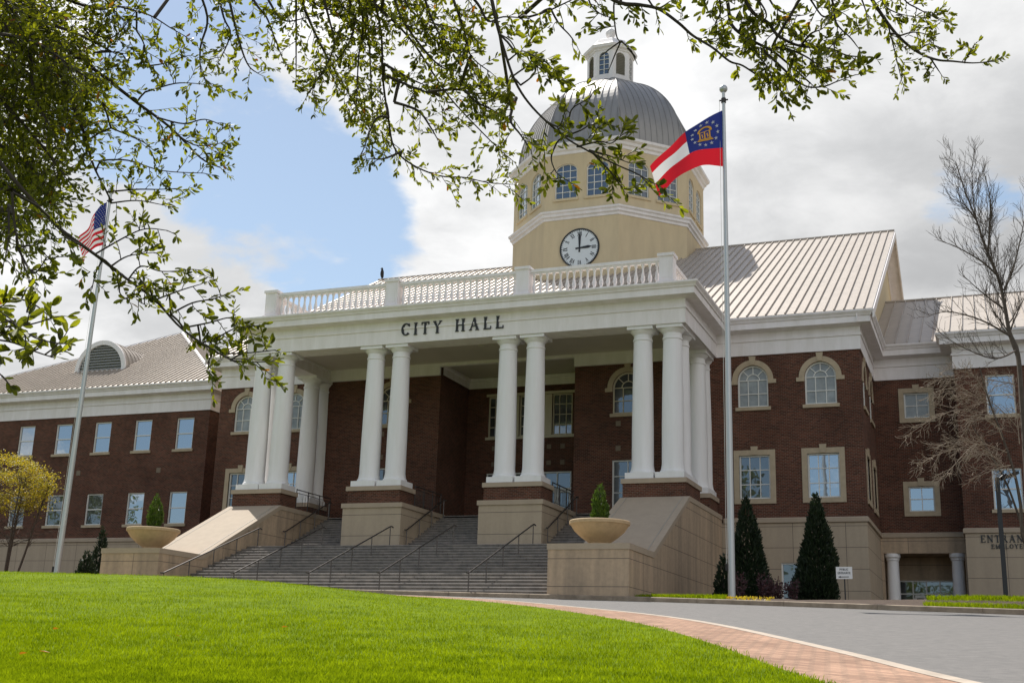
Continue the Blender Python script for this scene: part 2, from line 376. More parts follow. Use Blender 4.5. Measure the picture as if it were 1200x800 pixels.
class FR:
    """a wall's own frame: u along it, z up, d into the wall"""
    def __init__(s, P, ud, n): s.P = Vector(P); s.ud = Vector(ud); s.n = Vector(n)
    def pt(s, u, z, d=0): return s.P+s.ud*u+Vector((0, 0, z))-s.n*d
    def bar(s, mb, u0, u1, z0, z1, d0, d1, mi=0):
        mb.hexa([s.pt(u0, z0, d0), s.pt(u1, z0, d0), s.pt(u1, z1, d0), s.pt(u0, z1, d0)], [s.pt(u0, z0, d1), s.pt(u1, z0, d1), s.pt(u1, z1, d1), s.pt(u0, z1, d1)], mi)
    def ring(s, mb, uc, zc, r0, r1, a0, a1, d0, d1, n=16, mi=0, ez=1.):
        for i in range(n):
            t0 = a0+(a1-a0)*i/n; t1 = a0+(a1-a0)*(i+1)/n
            q = [(r0, t0), (r1, t0), (r1, t1), (r0, t1)]
            mb.hexa([s.pt(uc+r*cos(t), zc+r*sin(t)*ez, d0) for r, t in q], [s.pt(uc+r*cos(t), zc+r*sin(t)*ez, d1) for r, t in q], mi)
    def seg(s, mb, u0, z0, u1, z1, w, d0, d1, mi=0):
        dx, dz = u1-u0, z1-z0; l = hypot(dx, dz) or 1; a, b = -dz/l*w/2, dx/l*w/2
        q = [(u0+a, z0+b), (u0-a, z0-b), (u1-a, z1-b), (u1+a, z1+b)]
        mb.hexa([s.pt(*p, d0) for p in q], [s.pt(*p, d1) for p in q], mi)
def front(Y): return FR((0, Y, 0), (1, 0, 0), (0, -1, 0))
def sideR(X): return FR((X, 0, 0), (0, 1, 0), (1, 0, 0))
def sideL(X): return FR((X, 0, 0), (0, 1, 0), (-1, 0, 0))

def wall(mb, fr, u0, u1, z0, z1, holes=(), rev=.16, mi=0, mirev=None):
    mirev = mi if mirev is None else mirev
    hs = []
    for h in holes:
        ua, ub, za, zb = h[:4]; arch = h[4] if len(h) > 4 else 0     # arch: rise of the round head
        hs.append((ua, ub, za, zb, zb+arch, arch))
    us = sorted({u0, u1}|{x for h in hs for x in h[:2]}); zs = sorted({z0, z1}|{x for h in hs for x in (h[2], h[3], h[4])})
    for a, b in zip(us, us[1:]):
        for c, d in zip(zs, zs[1:]):
            um, zm = (a+b)/2, (c+d)/2
            if any(h[0] < um < h[1] and h[2] < zm < h[4] for h in hs): continue
            mb.poly([fr.pt(a, c), fr.pt(b, c), fr.pt(b, d), fr.pt(a, d)], mi)
    for ua, ub, za, zb, zt, arch in hs:
        mb.poly([fr.pt(ua, za), fr.pt(ua, za, rev), fr.pt(ub, za, rev), fr.pt(ub, za)], mirev)
        for x in (ua, ub): mb.poly([fr.pt(x, za), fr.pt(x, zb), fr.pt(x, zb, rev), fr.pt(x, za, rev)], mirev)
        if arch:
            uc = (ua+ub)/2; r = (ub-ua)/2; n = 16
            P = [(uc-r*cos(pi*i/n), zb+arch*sin(pi*i/n)) for i in range(n+1)]
            for i in range(n):
                (x0, y0), (x1, y1) = P[i], P[i+1]
                mb.poly([fr.pt(x0, y0), fr.pt(x1, y1), fr.pt(x1, zt), fr.pt(x0, zt)], mi)
                mb.poly([fr.pt(x0, y0), fr.pt(x1, y1), fr.pt(x1, y1, rev), fr.pt(x0, y0, rev)], mirev)
        else:
            mb.poly([fr.pt(ua, zb), fr.pt(ub, zb), fr.pt(ub, zb, rev), fr.pt(ua, zb, rev)], mirev)

def window(parent, fr, uc, w, z0, z1, arch=0., cols=3, rows=3, pane='glass_blue', frame='frame_white', surround=None, sill=True, key=True, fw=.075, mw=.04, rev=.14, trim='tan_trim', hung=False, sillmat=None, mid=False):
    """one window: frame with its glazing bars, pane, and its stone trim; z1 is the spring line when arched"""
    f = MB(); ua, ub = uc-w/2, uc+w/2; d0, d1 = rev-.07, rev+.03
    fr.bar(f, ua, ua+fw, z0, z1, d0, d1); fr.bar(f, ub-fw, ub, z0, z1, d0, d1); fr.bar(f, ua+fw, ub-fw, z0, z0+fw, d0, d1)
    if arch:
        r = w/2; ez = arch/r
        fr.ring(f, uc, z1, r-fw, r, 0, pi, d0, d1, 18, ez=ez)
        fr.bar(f, ua+fw, ub-fw, z1-mw/2, z1+mw/2, d0+.02, d1-.01)
    else: fr.bar(f, ua+fw, ub-fw, z1-fw, z1, d0, d1)
    for i in range(1, cols):
        x = ua+w*i/cols
        top = z1 if not arch else z1
        fr.bar(f, x-mw/2, x+mw/2, z0+fw, (z1-fw) if not arch else z1-mw/2, d0+.022, d1-.012)
    for j in range(1, rows):
        z = z0+(z1-z0)*j/rows; t = mw*(1.6 if hung else 1)
        fr.bar(f, ua+fw, ub-fw, z-t/2, z+t/2, d0+(.012 if hung else .026), d1-.016)
    if arch:
        if ez > .9:
            fr.ring(f, uc, z1, r*.40, r*.40+mw, 0, pi, d0+.024, d1-.014, 12)
            for k in (1, 2, 3):
                a = pi*k/4; fr.seg(f, uc+r*.42*cos(a), z1+r*.42*sin(a), uc+(r-fw)*cos(a), z1+(r-fw)*sin(a), mw, d0+.028, d1-.018)
        else:
            for i in range(1, cols):
                x = ua+w*i/cols; hh = arch*sqrt(max(0, 1-((x-uc)/r)**2)); fr.bar(f, x-mw/2, x+mw/2, z1+mw/2, z1+hh-fw*.6, d0+.022, d1-.012)
    wo = f.build('window', frame, parent)
    p = MB(); P = [fr.pt(ua+.02, z0+.02, rev), fr.pt(ub-.02, z0+.02, rev), fr.pt(ub-.02, z1-.02, rev)]
    if arch: P += [fr.pt(uc+(r-.02)*cos(pi*i/18), z1+(r-.02)*sin(pi*i/18)*ez, rev) for i in range(0, 19)]
    P.append(fr.pt(ua+.02, z1-.02, rev)); p.poly(P); p.build('pane', pane, wo)
    if surround == 'flat':
        s = MB(); sw = .26
        fr.bar(s, ua-sw, ua, z0, z1+sw, -.05, .06); fr.bar(s, ub, ub+sw, z0, z1+sw, -.05, .06); fr.bar(s, ua, ub, z1, z1+sw, -.05, .06)
        fr.bar(s, ua-sw, ub+sw, z0-.24, z0, -.07, .06)
        if key: s.prism([fr.pt(uc-.13, z1+.02, -.09), fr.pt(uc+.13, z1+.02, -.09), fr.pt(uc+.17, z1+sw+.17, -.09), fr.pt(uc-.17, z1+sw+.17, -.09)], -fr.n*.14)
        s.build('surround', trim, wo)
    elif surround == 'arch':
        s = MB(); sw = .27
        fr.ring(s, uc, z1, r+.005, r+sw, 0, pi, -.06, .06, 20)
        for q in (-1, 1): fr.bar(s, uc+q*(r+.20)-.20, uc+q*(r+.20)+.20, z1-.2, z1, -.062, .06)
        if key: s.prism([fr.pt(uc-.11, z1+r+.03, -.10), fr.pt(uc+.11, z1+r+.03, -.10), fr.pt(uc+.17, z1+r+.45, -.10), fr.pt(uc-.17, z1+r+.45, -.10)], -fr.n*.15)
        s.build('surround', trim, wo)
    if sill and surround != 'flat':
        s = MB(); fr.bar(s, ua-.12, ub+.12, z0-.17, z0, -.09, .12); s.build('sill', sillmat or trim, wo)
    return wo

# serif capitals out of strokes
TK, TN = .17, .08
GL = {
 'I': (.34, [(.17, 0, .17, 1, TK), (.02, .03, .32, .03, .06), (.02, .97, .32, .97, .06)]),
 'T': (.74, [(.37, 0, .37, .97, TK), (.22, .03, .52, .03, .06), (.02, .96, .72, .96, .08), (.05, .78, .05, .95, .06), (.69, .78, .69, .95, .06)]),
 'H': (.84, [(.16, 0, .16, 1, TK), (.68, 0, .68, 1, TK), (.16, .52, .68, .52, TN), (.02, .03, .30, .03, .06), (.54, .03, .82, .03, .06), (.02, .97, .30, .97, .06), (.54, .97, .82, .97, .06)]),
 'L': (.68, [(.16, 0, .16, 1, TK), (.02, .97, .30, .97, .06), (.02, .04, .64, .04, .08), (.62, .04, .62, .24, .06)]),
 'A': (.86, [(.12, .02, .43, .98, TN), (.41, 1, .72, .02, TK), (.24, .36, .62, .36, TN), (.0, .03, .24, .03, .06), (.56, .03, .86, .03, .06)]),
 'Y': (.82, [(.12, .98, .41, .48, TK), (.70, .98, .41, .48, TN), (.41, 0, .41, .5, TK), (.26, .03, .56, .03, .06), (.0, .97, .26, .97, .06), (.56, .97, .82, .97, .06)]),
 'E': (.68, [(.16, 0, .16, 1, TK), (.02, .96, .60, .96, .08), (.16, .52, .48, .52, TN), (.02, .04, .64, .04, .08), (.60, .78, .60, .95, .06), (.63, .04, .63, .24, .06), (.48, .42, .48, .62, .05)]),
 'N': (.86, [(.14, 0, .14, .98, TN), (.70, .02, .70, 1, TN), (.14, .98, .70, .04, TK), (.02, .03, .28, .03, .06), (.56, .97, .84, .97, .06), (.0, .97, .2, .97, .06)]),
 'R': (.80, [(.16, 0, .16, 1, TK), (.02, .03, .30, .03, .06), (.02, .97, .38, .97, .06), (.38, .48, .72, .03, TK*.85), ('arc', .36, .73, .25, -90, 90, .13), (.16, .49, .38, .49, .07), (.62, .03, .80, .03, .06)]),
 'M': (1.0, [(.14, 0, .14, .98, TN), (.82, 0, .82, 1, TK), (.14, .98, .48, .06, TK*.9), (.48, .06, .82, .98, TN), (.02, .03, .28, .03, .06), (.68, .03, .96, .03, .06)]),
 'P': (.70, [(.16, 0, .16, 1, TK), (.02, .03, .30, .03, .06), (.02, .97, .38, .97, .06), ('arc', .36, .72, .26, -90, 90, .14), (.16, .46, .38, .46, .07)]),
 'B': (.72, [(.16, 0, .16, 1, TK), (.02, .03, .38, .03, .06), (.02, .97, .38, .97, .06), ('arc', .36, .75, .23, -90, 90, .13), ('arc', .36, .27, .25, -90, 90, .14), (.16, .52, .38, .52, .06)]),
 'O': (.92, [('oval', .46, .5, .42, .50)]),
 'C': (.84, [('c', .46, .5, .42, .50), (.76, .72, .76, .95, .06)]),
 'D': (.84, [(.16, 0, .16, 1, TK), (.02, .03, .38, .03, .06), (.02, .97, .38, .97, .06), ('arc', .34, .5, .47, -90, 90, .14)]),
 'S': (.62, [('arc', .31, .74, .23, 20, 270, .11), ('arc', .31, .27, .24, -160, 90, .11)]),
 'U': (.84, [(.16, .3, .16, 1, TK), (.68, .3, .68, 1, TN), ('arc', .42, .30, .27, 180, 360, .10), (.02, .97, .30, .97, .06), (.56, .97, .80, .97, .06)]),
 'V': (.82, [(.12, .98, .41, .02, TK), (.70, .98, .41, .02, TN), (.0, .97, .26, .97, .06), (.56, .97, .82, .97, .06)]),
 'X': (.84, [(.12, .98, .70, .02, TK), (.70, .98, .12, .02, TN), (.0, .97, .26, .97, .06), (.56, .97, .84, .97, .06), (.0, .03, .26, .03, .06), (.56, .03, .84, .03, .06)]),
}
def glyph(mb, fr, ch, u, z, h, d0, d1, wx=1., xf=None, mi=0):
    adv, st = GL[ch]; e = 0
    def put(x0, y0, x1, y1, w):
        nonlocal e
        e += 1; dd = d0-e*.0012*h
        if xf:
            a = xf(x0*wx, y0); b = xf(x1*wx, y1)
        else: a = (u+x0*h*wx, z+y0*h); b = (u+x1*h*wx, z+y1*h)
        fr.seg(mb, a[0], a[1], b[0], b[1], w*h, dd, d1, mi)
    for s in st:
        if s[0] == 'arc':
            _, cx, cy, r, a0, a1, w = s; n = 10; r2 = r-w/2
            for i in range(n):
                t0, t1 = radians(a0+(a1-a0)*i/n), radians(a0+(a1-a0)*(i+1)/n); put(cx+r2*cos(t0), cy+r2*sin(t0), cx+r2*cos(t1), cy+r2*sin(t1), w)
        elif s[0] in ('oval', 'c'):
            _, cx, cy, rx, ry = s; a0, a1 = (0, 360) if s[0] == 'oval' else (48, 318); n = 20
            for i in range(n):
                t0, t1 = radians(a0+(a1-a0)*i/n), radians(a0+(a1-a0)*(i+1)/n)
                w = .07+.11*abs(cos((t0+t1)/2)); k = w/2
                put(cx+(rx-k)*cos(t0), cy+(ry-.04)*sin(t0), cx+(rx-k)*cos(t1), cy+(ry-.04)*sin(t1), w)
        else: put(*s)
    return adv*wx
def text(mb, fr, s, u0, u1, z, h, d0, d1, gap=.18, space=.5, mi=0):
    """lettering stretched evenly between u0 and u1"""
    tot = sum(GL[c][0] if c != ' ' else space for c in s)+gap*(len(s)-1)
    wx = (u1-u0)/h/tot; u = u0
    for c in s:
        if c != ' ': glyph(mb, fr, c, u, z, h, d0, d1, wx, mi=mi)
        u += ((GL[c][0] if c != ' ' else space)+gap)*h*wx
rnd = random.Random(7)
# ------------------------------------------------------------------ setting: ground, lawn, path, road
def plane(x, y): return -.98-.0165*x+.0774*y
def G(x, y): return min(2.62, max(-1.6, plane(x, y)))
def interp(path, n):
    P = [Vector(p) for p in path]; o = []
    for i in range(len(P)-1):
        p0 = P[max(i-1, 0)]; p1 = P[i]; p2 = P[i+1]; p3 = P[min(i+2, len(P)-1)]
        for k in range(n):
            t = k/n; o.append(.5*((2*p1)+(p2-p0)*t+(2*p0-5*p1+4*p2-p3)*t*t+(3*p1-p0-3*p2+p3)*t**3))
    o.append(P[-1]); return o
WL = interp([(1.7, 5), (-.1, 9), (-1.72, 12.1), (-3.78, 17.3), (-6.0, 22.2), (-8.6, 26.7), (-12.4, 32.3), (-17.0, 37.3), (-22, 39.6), (-30, 40.6), (-50, 40.9), (-75, 40.9)], 6)
WR = interp([(3.2, 5), (1.2, 9.3), (-.55, 13.0), (-2.1, 16.9), (-4.9, 23.4), (-7.3, 27.8), (-10.6, 32.2), (-16.2, 38.6), (-21.6, 41.3), (-30, 41.9), (-50, 42.0), (-75, 42.0)], 6)
KB = interp([(40, 27), (24, 31.5), (14, 34.6), (6, 36.6), (.9, 38.1), (-3.6, 39.7), (-8, 41.3), (-12.4, 42.35), (-20, 42.5), (-36, 42.5), (-75, 42.5)], 6)

g = MB(); xs = [-1500, -400, -150]+list(range(-90, 41, 5))+[80, 150, 400, 1500]; ys = [-1500, -300, -100, -40]+list(range(-20, 101, 5))+[150, 400, 1500]
for j, y in enumerate(ys):
    for i, x in enumerate(xs): g.v.append((x, y, G(min(max(x, -90), 40), y)-.16))
nx = len(xs)
for j in range(len(ys)-1):
    for i in range(nx-1): g.f.append((j*nx+i, j*nx+i+1, (j+1)*nx+i+1, (j+1)*nx+i)); g.m.append(0)
tag(g.build('ground', 'earth'), kind='structure')

def strip(A, B, zf, nrm=1, dz=0.):
    mb = MB(); n = len(A)
    for a, b in zip(A, B):
        for k in range(nrm+1):
            p = a.lerp(b, k/nrm); mb.v.append((p.x, p.y, zf(p.x, p.y)+dz))
    w = nrm+1
    for i in range(n-1):
        for k in range(nrm): mb.f.append((i*w+k, i*w+k+1, (i+1)*w+k+1, (i+1)*w+k)); mb.m.append(0)
    return mb
def resample(P, n):
    P = [Vector(p[:2]) for p in P]; L_ = [0]
    for a, b in zip(P, P[1:]): L_.append(L_[-1]+(b-a).length)
    o = []; j = 0
    for i in range(n):
        t = L_[-1]*i/(n-1)
        while j < len(P)-2 and L_[j+1] < t: j += 1
        o.append(P[j].lerp(P[j+1], (t-L_[j])/max(1e-9, L_[j+1]-L_[j])))
    return o
tag(strip(WL, WR, plane, 2, .012).build('brick_path', 'brick_paving', smooth=60), kind='structure')
def offset(P, d):
    o = []
    for i, p in enumerate(P):
        t = (P[min(i+1, len(P)-1)]-P[max(i-1, 0)]).normalized(); o.append(Vector((p.x+t.y*d, p.y-t.x*d)))
    return o
# flush concrete band along the road side of the path (travel is away from the viewer, the road lies to the right)
WR2 = offset(WR, .21)
kb = MB()
for (A, B) in ((WR, WR2),):
    n = len(A)
    for a, b in zip(A, B):
        kb.v += [(a.x, a.y, plane(a.x, a.y)+.016), (b.x, b.y, plane(b.x, b.y)+.016), (b.x, b.y, plane(b.x, b.y)-.09)]
    for i in range(n-1):
        for k in range(2): kb.f.append((i*3+k, i*3+k+1, (i+1)*3+k+1, (i+1)*3+k)); kb.m.append(0)
tag(kb.build('path_edging', 'concrete_band', smooth=30), kind='structure')
# road between the path and the far kerb
A = resample(WR2, 90); B = resample(KB, 90)
rd = strip(A, B, plane, 8, -.02); tag(rd.build('road', 'asphalt', smooth=60), kind='structure')
# far kerb: stones 3 m long with a small joint between them
KBr = resample(KB, 400)
ks = MB(); seglen = 3.0; P = KBr; acc = 0; cur = [P[0]]
def kstone(pts):
    A_ = pts; B_ = offset(pts, .20)   # travel runs to the left: the bed lies on the right hand
    if len(pts) < 2: return
    v = []
    for a, b in zip(A_, B_):
        z = plane(a.x, a.y); v += [(a.x, a.y, z-.12), (a.x, a.y, z+.125), (a.x+(b.x-a.x)*.18, a.y+(b.y-a.y)*.18, z+.15), (b.x, b.y, z+.15), (b.x, b.y, z-.12)]
    n = len(pts); fs = [(i*5+k, i*5+k+1, (i+1)*5+k+1, (i+1)*5+k) for i in range(n-1) for k in range(4)]+[(0, 1, 2, 3, 4), tuple((n-1)*5+k for k in (4, 3, 2, 1, 0))]
    ks.add(v, fs)
for a, b in zip(P, P[1:]):
    l = (b-a).length; acc += l; cur.append(b)
    if acc > seglen:
        e = cur[-1]; d = (cur[-1]-cur[-2]).normalized(); cur[-1] = e-d*.015; kstone(cur); cur = [e]; acc = 0
kstone(cur)
tag(ks.build('kerb', 'kerb'), kind='structure')
# planting bed between the kerb and the building
def bedz(x, y):
    k = plane(x, min(y, 42)); ke = plane(x, 38.2 if x > 1 else 40.)
    t = min(1, max(0, (y-38.5)/6)); t = t*t*(3-2*t)
    z = plane(x, y)+.11
    hi = 2.62+.14*math.exp(-((x+.6)/3.0)**2-((y-44.6)/2.6)**2)
    return min(z, hi) if y < 42 else hi*t+(1-t)*min(z, hi)
KBo = offset(KB, .2); A = resample(KBo, 100); Bb = [Vector((p.x, 66.)) for p in A]
bd = strip(A, Bb, bedz, 22)
tag(bd.build('planting_bed', 'mulch', smooth=60), kind='structure')

# lawn: rises away from the path to a soft crest
WLn = [p.copy() for p in WL]
WLa = np.array([(p.x, p.y) for p in WL])
def wdist(x, y):
    a = WLa[:-1]; d = WLa[1:]-a; w = np.array((x, y))-a
    t = np.clip((w*d).sum(1)/(d*d).sum(1), 0, 1); q = w-d*t[:, None]
    return float(np.sqrt((q*q).sum(1)).min())
def lawnz(x, y):
    d = wdist(x, y); s = min(1, d/9.); s = s*s*(3-2*s)
    far = min(1, max(0, (y-5)/28)); far = far*far*(3-2*far); hump = .60*s*far
    return plane(x, y)+.035+hump+.04*sin(x*.7+1)*sin(y*.5)*s
lw = MB(); A = resample(WL, 110); Bl = [Vector((p.x-(70+p.y*.2), p.y*.55-8)) for p in A]
for a, b in zip(A, Bl):
    for k in range(41):
        p = a.lerp(b, (k/40)**2.0); lw.v.append((p.x, p.y, lawnz(p.x, p.y)))
for i in range(109):
    for k in range(40): lw.f.append((i*41+k, i*41+k+1, (i+1)*41+k+1, (i+1)*41+k)); lw.m.append(0)
tag(lw.build('lawn', 'turf', smooth=60), kind='structure')

# ------------------------------------------------------------------ the city hall
BASE = (-24.0, 59.0, 2.6)
CH = thing('city_hall', 'long red brick city hall with a white columned portico, domed clock tower and metal roofs', 'building', BASE)
YB, XL, XR = 59.04, -41.85, -5.37                 # main block
EAV = 17.30
# --- brick walls
ARCW = 1.5
RB = [-10.55, -7.27]; LB = [-40.02, -36.80]; PB = [-30.55, -16.98]
holes = []
for x in RB+LB+PB:
    w = 1.5 if x not in PB else 1.62
    holes += [(x-w/2, x+w/2, 12.88, 14.25, w/2), (x-w/2, x+w/2, 8.35 if x not in PB else 8.0, 10.48)]
mb = MB(); fr = front(YB)
wall(mb, fr, XL, -27.62, 7.2, 15.6, [h for h in holes if h[1] < -27.6]); mb.build('front_wall', 'brick', CH); mb = MB(); wall(mb, fr, -19.86, XR, 7.2, 15.6, [h for h in holes if h[0] > -19.8])
mb.build('front_wall', 'brick', CH)
for x in RB+LB+PB:
    w = 1.5 if x not in PB else 1.62
    blindy = x in (RB[0], RB[1], LB[1], LB[0])
    window(CH, fr, x, w, 12.88, 14.25, arch=w/2, cols=3, rows=2, pane='blind' if blindy else 'glass_dark', surround='arch', frame='frame_white' if x not in PB else 'frame_cream')
    low = window(CH, fr, x, w, 8.35 if x not in PB else 8.0, 10.48, cols=3 if x not in PB else 2, rows=3, pane={RB[1]: 'glass_blue', LB[1]: 'glass_blue'}.get(x, 'glass_dark'), surround='flat' if x not in PB else None, sill=x not in PB)
# recess behind the two middle pairs of columns
YR = 62.9; RL, RR = -27.62, -19.86
mb = MB(); sideR(RL).bar(mb, 0, 0, 0, 0, 0, 0) if False else None
mb.poly([(RL, YB, 7.4), (RL, YR, 7.4), (RL, YR, 16.2), (RL, YB, 16.2)]); mb.poly([(RR, YB, 7.4), (RR, YR, 7.4), (RR, YR, 16.2), (RR, YB, 16.2)])
fb = front(YR); RW = [(-26.32, -25.12), (-24.42, -23.06), (-22.45, -21.27)]
wall(mb, fb, RL, RR, 7.4, 16.2, [(a, b, 12.7, 15.05) for a, b in RW]+[(-26.32, -21.27, 7.5, 10.65)])
mb.build('recess_wall', 'brick', CH)
for a, b in RW: window(CH, fb, (a+b)/2, b-a, 12.7, 15.05, cols=3, rows=4, pane='glass_dark', frame='frame_cream', sill=False)
mb = MB()
for a, b in ((-25.12, -24.42), (-23.06, -22.45)): fb.bar(mb, a+.02, b-.02, 12.72, 15.03, -.04, .1)
fb.bar(mb, -26.45, -21.14, 15.05, 15.2, -.06, .1); fb.bar(mb, -26.45, -21.14, 12.55, 12.7, -.08, .1)
mb.build('window_panel', 'frame_cream', CH)
for u in (-25.9, -25.1, -22.6, -21.8):
    for z in (11.15, 12.05):
        mb = MB(); fb.bar(mb, u-.13, u+.13, z-.13, z+.13, -.03, .05); mb.build('stone_block', 'shaded_block_stone', CH)
# glazed entrance doors with a transom row
mb = MB(); E0, E1 = -26.32, -21.27
fb.bar(mb, E0, E0+.08, 7.5, 10.65, .04, .16); fb.bar(mb, E1-.08, E1, 7.5, 10.65, .04, .16); fb.bar(mb, E0+.08, E1-.08, 10.57, 10.65, .04, .16); fb.bar(mb, E0+.08, E1-.08, 9.62, 9.74, .04, .16)
nb = 6
for i in range(1, nb): u = E0+(E1-E0)*i/nb; fb.bar(mb, u-.045, u+.045, 7.5, 9.62, .045, .155); fb.bar(mb, u-.03, u+.03, 9.74, 10.57, .045, .155)
ef = mb.build('entrance_glazing', 'frame_white', CH)
mb = MB(); mb.poly([fb.pt(E0+.02, 7.5, .11), fb.pt(E1-.02, 7.5, .11), fb.pt(E1-.02, 10.6, .11), fb.pt(E0+.02, 10.6, .11)]); mb.build('pane', 'glass_dark', ef)
for i in range(nb):
    u0 = E0+(E1-E0)*i/nb+.05; u1 = E0+(E1-E0)*(i+1)/nb-.05
    if i in (1, 2, 3, 4, 5):
        mb = MB(); fb.bar(mb, u0, u0+.1, 7.55, 9.6, .02, .09); fb.bar(mb, u1-.1, u1, 7.55, 9.6, .02, .09); fb.bar(mb, u0+.1, u1-.1, 9.48, 9.6, .02, .09); fb.bar(mb, u0+.1, u1-.1, 7.55, 7.78, .02, .09); fb.bar(mb, u0+.1, u1-.1, 8.5, 8.58, .022, .088)
        dr = mb.build('door', 'frame_white', CH)
        mb = MB(); mb.tube([fb.pt(u1-.05, 8.3, -.03), fb.pt(u1-.05, 8.9, -.03)], .02, 6); mb.build('handle', 'dark_iron', dr)
# side wall of the main block (facing right), link bay, wings, backs
sr = sideR(XR); SW = [60.75, 64.0]
mb = MB(); wall(mb, sr, YB, 66.05, 7.2, 15.6, [h for y in SW for h in ((y-.75, y+.75, 12.88, 14.25, .75), (y-.75, y+.75, 8.35, 10.48))]); mb.build('side_wall', 'brick', CH)
for y in SW:
    window(CH, sr, y, 1.5, 12.88, 14.25, arch=.75, cols=3, rows=2, pane='glass_dark', surround='arch')
    window(CH, sr, y, 1.5, 8.35, 10.48, cols=3, rows=3, pane='glass_dark', surround='flat')
mb = MB(); wall(mb, sideL(XL), YB, 70, 2, 15.6); mb.build('side_wall', 'brick', CH)
# gable triangles
for X, e in ((XR, 1), (XL, -1)):
    mb = MB(); mb.poly([(X, 58.6, 17.0), (X, 99.4, 17.0), (X, 79., 28.2)])
    mb.build('gable_wall', 'stucco', CH)
# link bay, set back
YK = 66.0; fk = front(YK)
mb = MB(); wall(mb, fk, XR, -1.2, 7.2, 15.6, [(-3.86, -2.6, 13.4, 14.75), (-3.86, -2.6, 8.5, 9.8)]); mb.build('link_wall', 'brick', CH)
window(CH, fk, -3.23, 1.26, 13.4, 14.75, cols=2, rows=2, pane='blind', surround='flat')
window(CH, fk, -3.23, 1.26, 8.5, 9.8, cols=2, rows=2, pane='glass_blue', surround='flat')
# right wing
YW = 64.3; fw = front(YW); WX = [.89, 4.14, 7.4, 10.6]
mb = MB(); wall(mb, fw, -1.22, 14, 7.2, 15.6, [h for x in WX for h in ((x-.68, x+.68, 13.05, 15.1), (x-.68, x+.68, 8.32, 10.35))])
wall(mb, sideL(-1.22), YW, YK, 2.5, 15.6); wall(mb, sideR(14), YW, 92, 2.5, 15.6); wall(mb, front(92), XR, 14, 2.5, 15.6); mb.build('wing_wall', 'brick', CH)
for x in WX:
    window(CH, fw, x, 1.36, 13.05, 15.1, cols=1, rows=2, pane='glass_blue', hung=True); window(CH, fw, x, 1.36, 8.32, 10.35, cols=1, rows=2, pane='glass_blue', hung=True)
# left wing
YV = 64.0; fv = front(YV); VX = [-47.9, -51.17, -54.42, -57.65, -60.8, -64.0, -67.2]
mb = MB(); wall(mb, fv, -69.1, -46.1, 7.2, 15.6, [h for x in VX for h in ((x-.66, x+.66, 13.03, 15.07), (x-.66, x+.66, 8.27, 10.3))])
wall(mb, sideR(-46.1), YV, 70, 7.2, 15.6); wall(mb, sideL(-69.1), YV, 87, 2, 15.6); wall(mb, front(68.), -46.1, XL, 2, 15.6); mb.build('wing_wall', 'brick', CH)
for i, x in enumerate(VX):
    window(CH, fv, x, 1.32, 13.03, 15.07, cols=1, rows=2, pane='glass_blue', hung=True)
    window(CH, fv, x, 1.32, 8.27, 10.3, cols=1, rows=2, pane='glass_blue' if i < 2 else 'glass_dark', hung=True)
for u in (-49.6, -56.0, -62.4):
    mb = MB(); fv.bar(mb, u-.16, u+.16, 11.55, 11.87, -.03, .05); mb.build('stone_block', 'shaded_block_stone', CH)
for X in PB:
    for z in (12.37, 11.08):
        mb = MB(); fr.bar(mb, X-.62, X-.36, z-.13, z+.13, -.03, .05); mb.build('stone_block', 'shaded_block_stone', CH)
# back of the main block (closes the shell)
mb = MB(); wall(mb, front(99), XL, XR, 2.5, 17.3); wall(mb, sideR(XR), 70, 99, 15, 17.3); wall(mb, sideL(XL), 70, 99, 2.5, 17.3); mb.build('rear_wall', 'brick', CH)

# --- cast stone ground storey
mb = MB()
wall(mb, fr, XL, -35.6, 2.3, 7.2); wall(mb, sideL(XL), YB-0.002, 70, 2.3, 7.2); mb.build('stone_base', 'cast_stone', CH); mb = MB(); wall(mb, fr, -12.2, XR, 2.3, 7.2, [(-9.4, -7.9, 3.0, 5.3)])
wall(mb, sr, YB, YK, 2.3, 7.2)
mb.build('stone_base', 'cast_stone', CH)
window(CH, fr, -8.65, 1.5, 3.0, 5.3, cols=1, rows=2, pane='glass_dark', hung=True, sill=False)
mb = MB(); wall(mb, fw, -1.22, 14, 2.3, 7.2); mb.build('stone_base', 'cast_stone', CH)
mb = MB(); wall(mb, fv, -69.1, -46.1, 2.3, 7.2); wall(mb, sideR(-46.1), YV, 68, 2.3, 7.2); mb.build('stone_base', 'cast_stone', CH)
# employees' porch: beam, two round columns, recessed storefront
mb = MB(); mb.box(XR, -1.22, YK-.02, YK+.75, 6.38, 7.2); mb.box(XR, -5.25, YK, 68.5, 2.4, 6.38); mb.box(-1.34, -1.22, YK, 68.5, 2.4, 6.38); mb.box(XR, -1.22, YK+.75, 68.6, 6.42, 6.6)
fp = front(68.4); wall(mb, fp, XR+.1, -1.3, 2.4, 6.4, [(-4.75, -2.0, 2.5, 5.2)]); mb.build('porch', 'cast_stone_stained', CH)
for x in (-4.85, -1.70):
    mb = MB(); mb.lathe((x, YK+.32, 2.45), [(.42, 0), (.42, .12), (.36, .16), (.33, .3), (.29, 3.55), (.33, 3.6), (.33, 3.68), (.40, 3.76), (.40, 3.93)], 20); mb.build('porch_column', 'column_white', CH, smooth=35)
mb = MB(); a, b = -4.75, -2.0
for u in (a+.03, a+.7, a+1.37, a+2.05, b-.03): fp.bar(mb, u-.035, u+.035, 2.5, 5.2, .02, .12)
for z in (5.16, 4.5, 3.75): fp.bar(mb, a+.065, b-.065, z-.035, z+.035, .022, .118)
gl = mb.build('porch_glazing', 'frame_white', CH)
mb = MB(); mb.poly([fp.pt(a, 2.5, .08), fp.pt(b, 2.5, .08), fp.pt(b, 5.2, .08), fp.pt(a, 5.2, .08)]); mb.build('pane', 'glass_dark', gl)
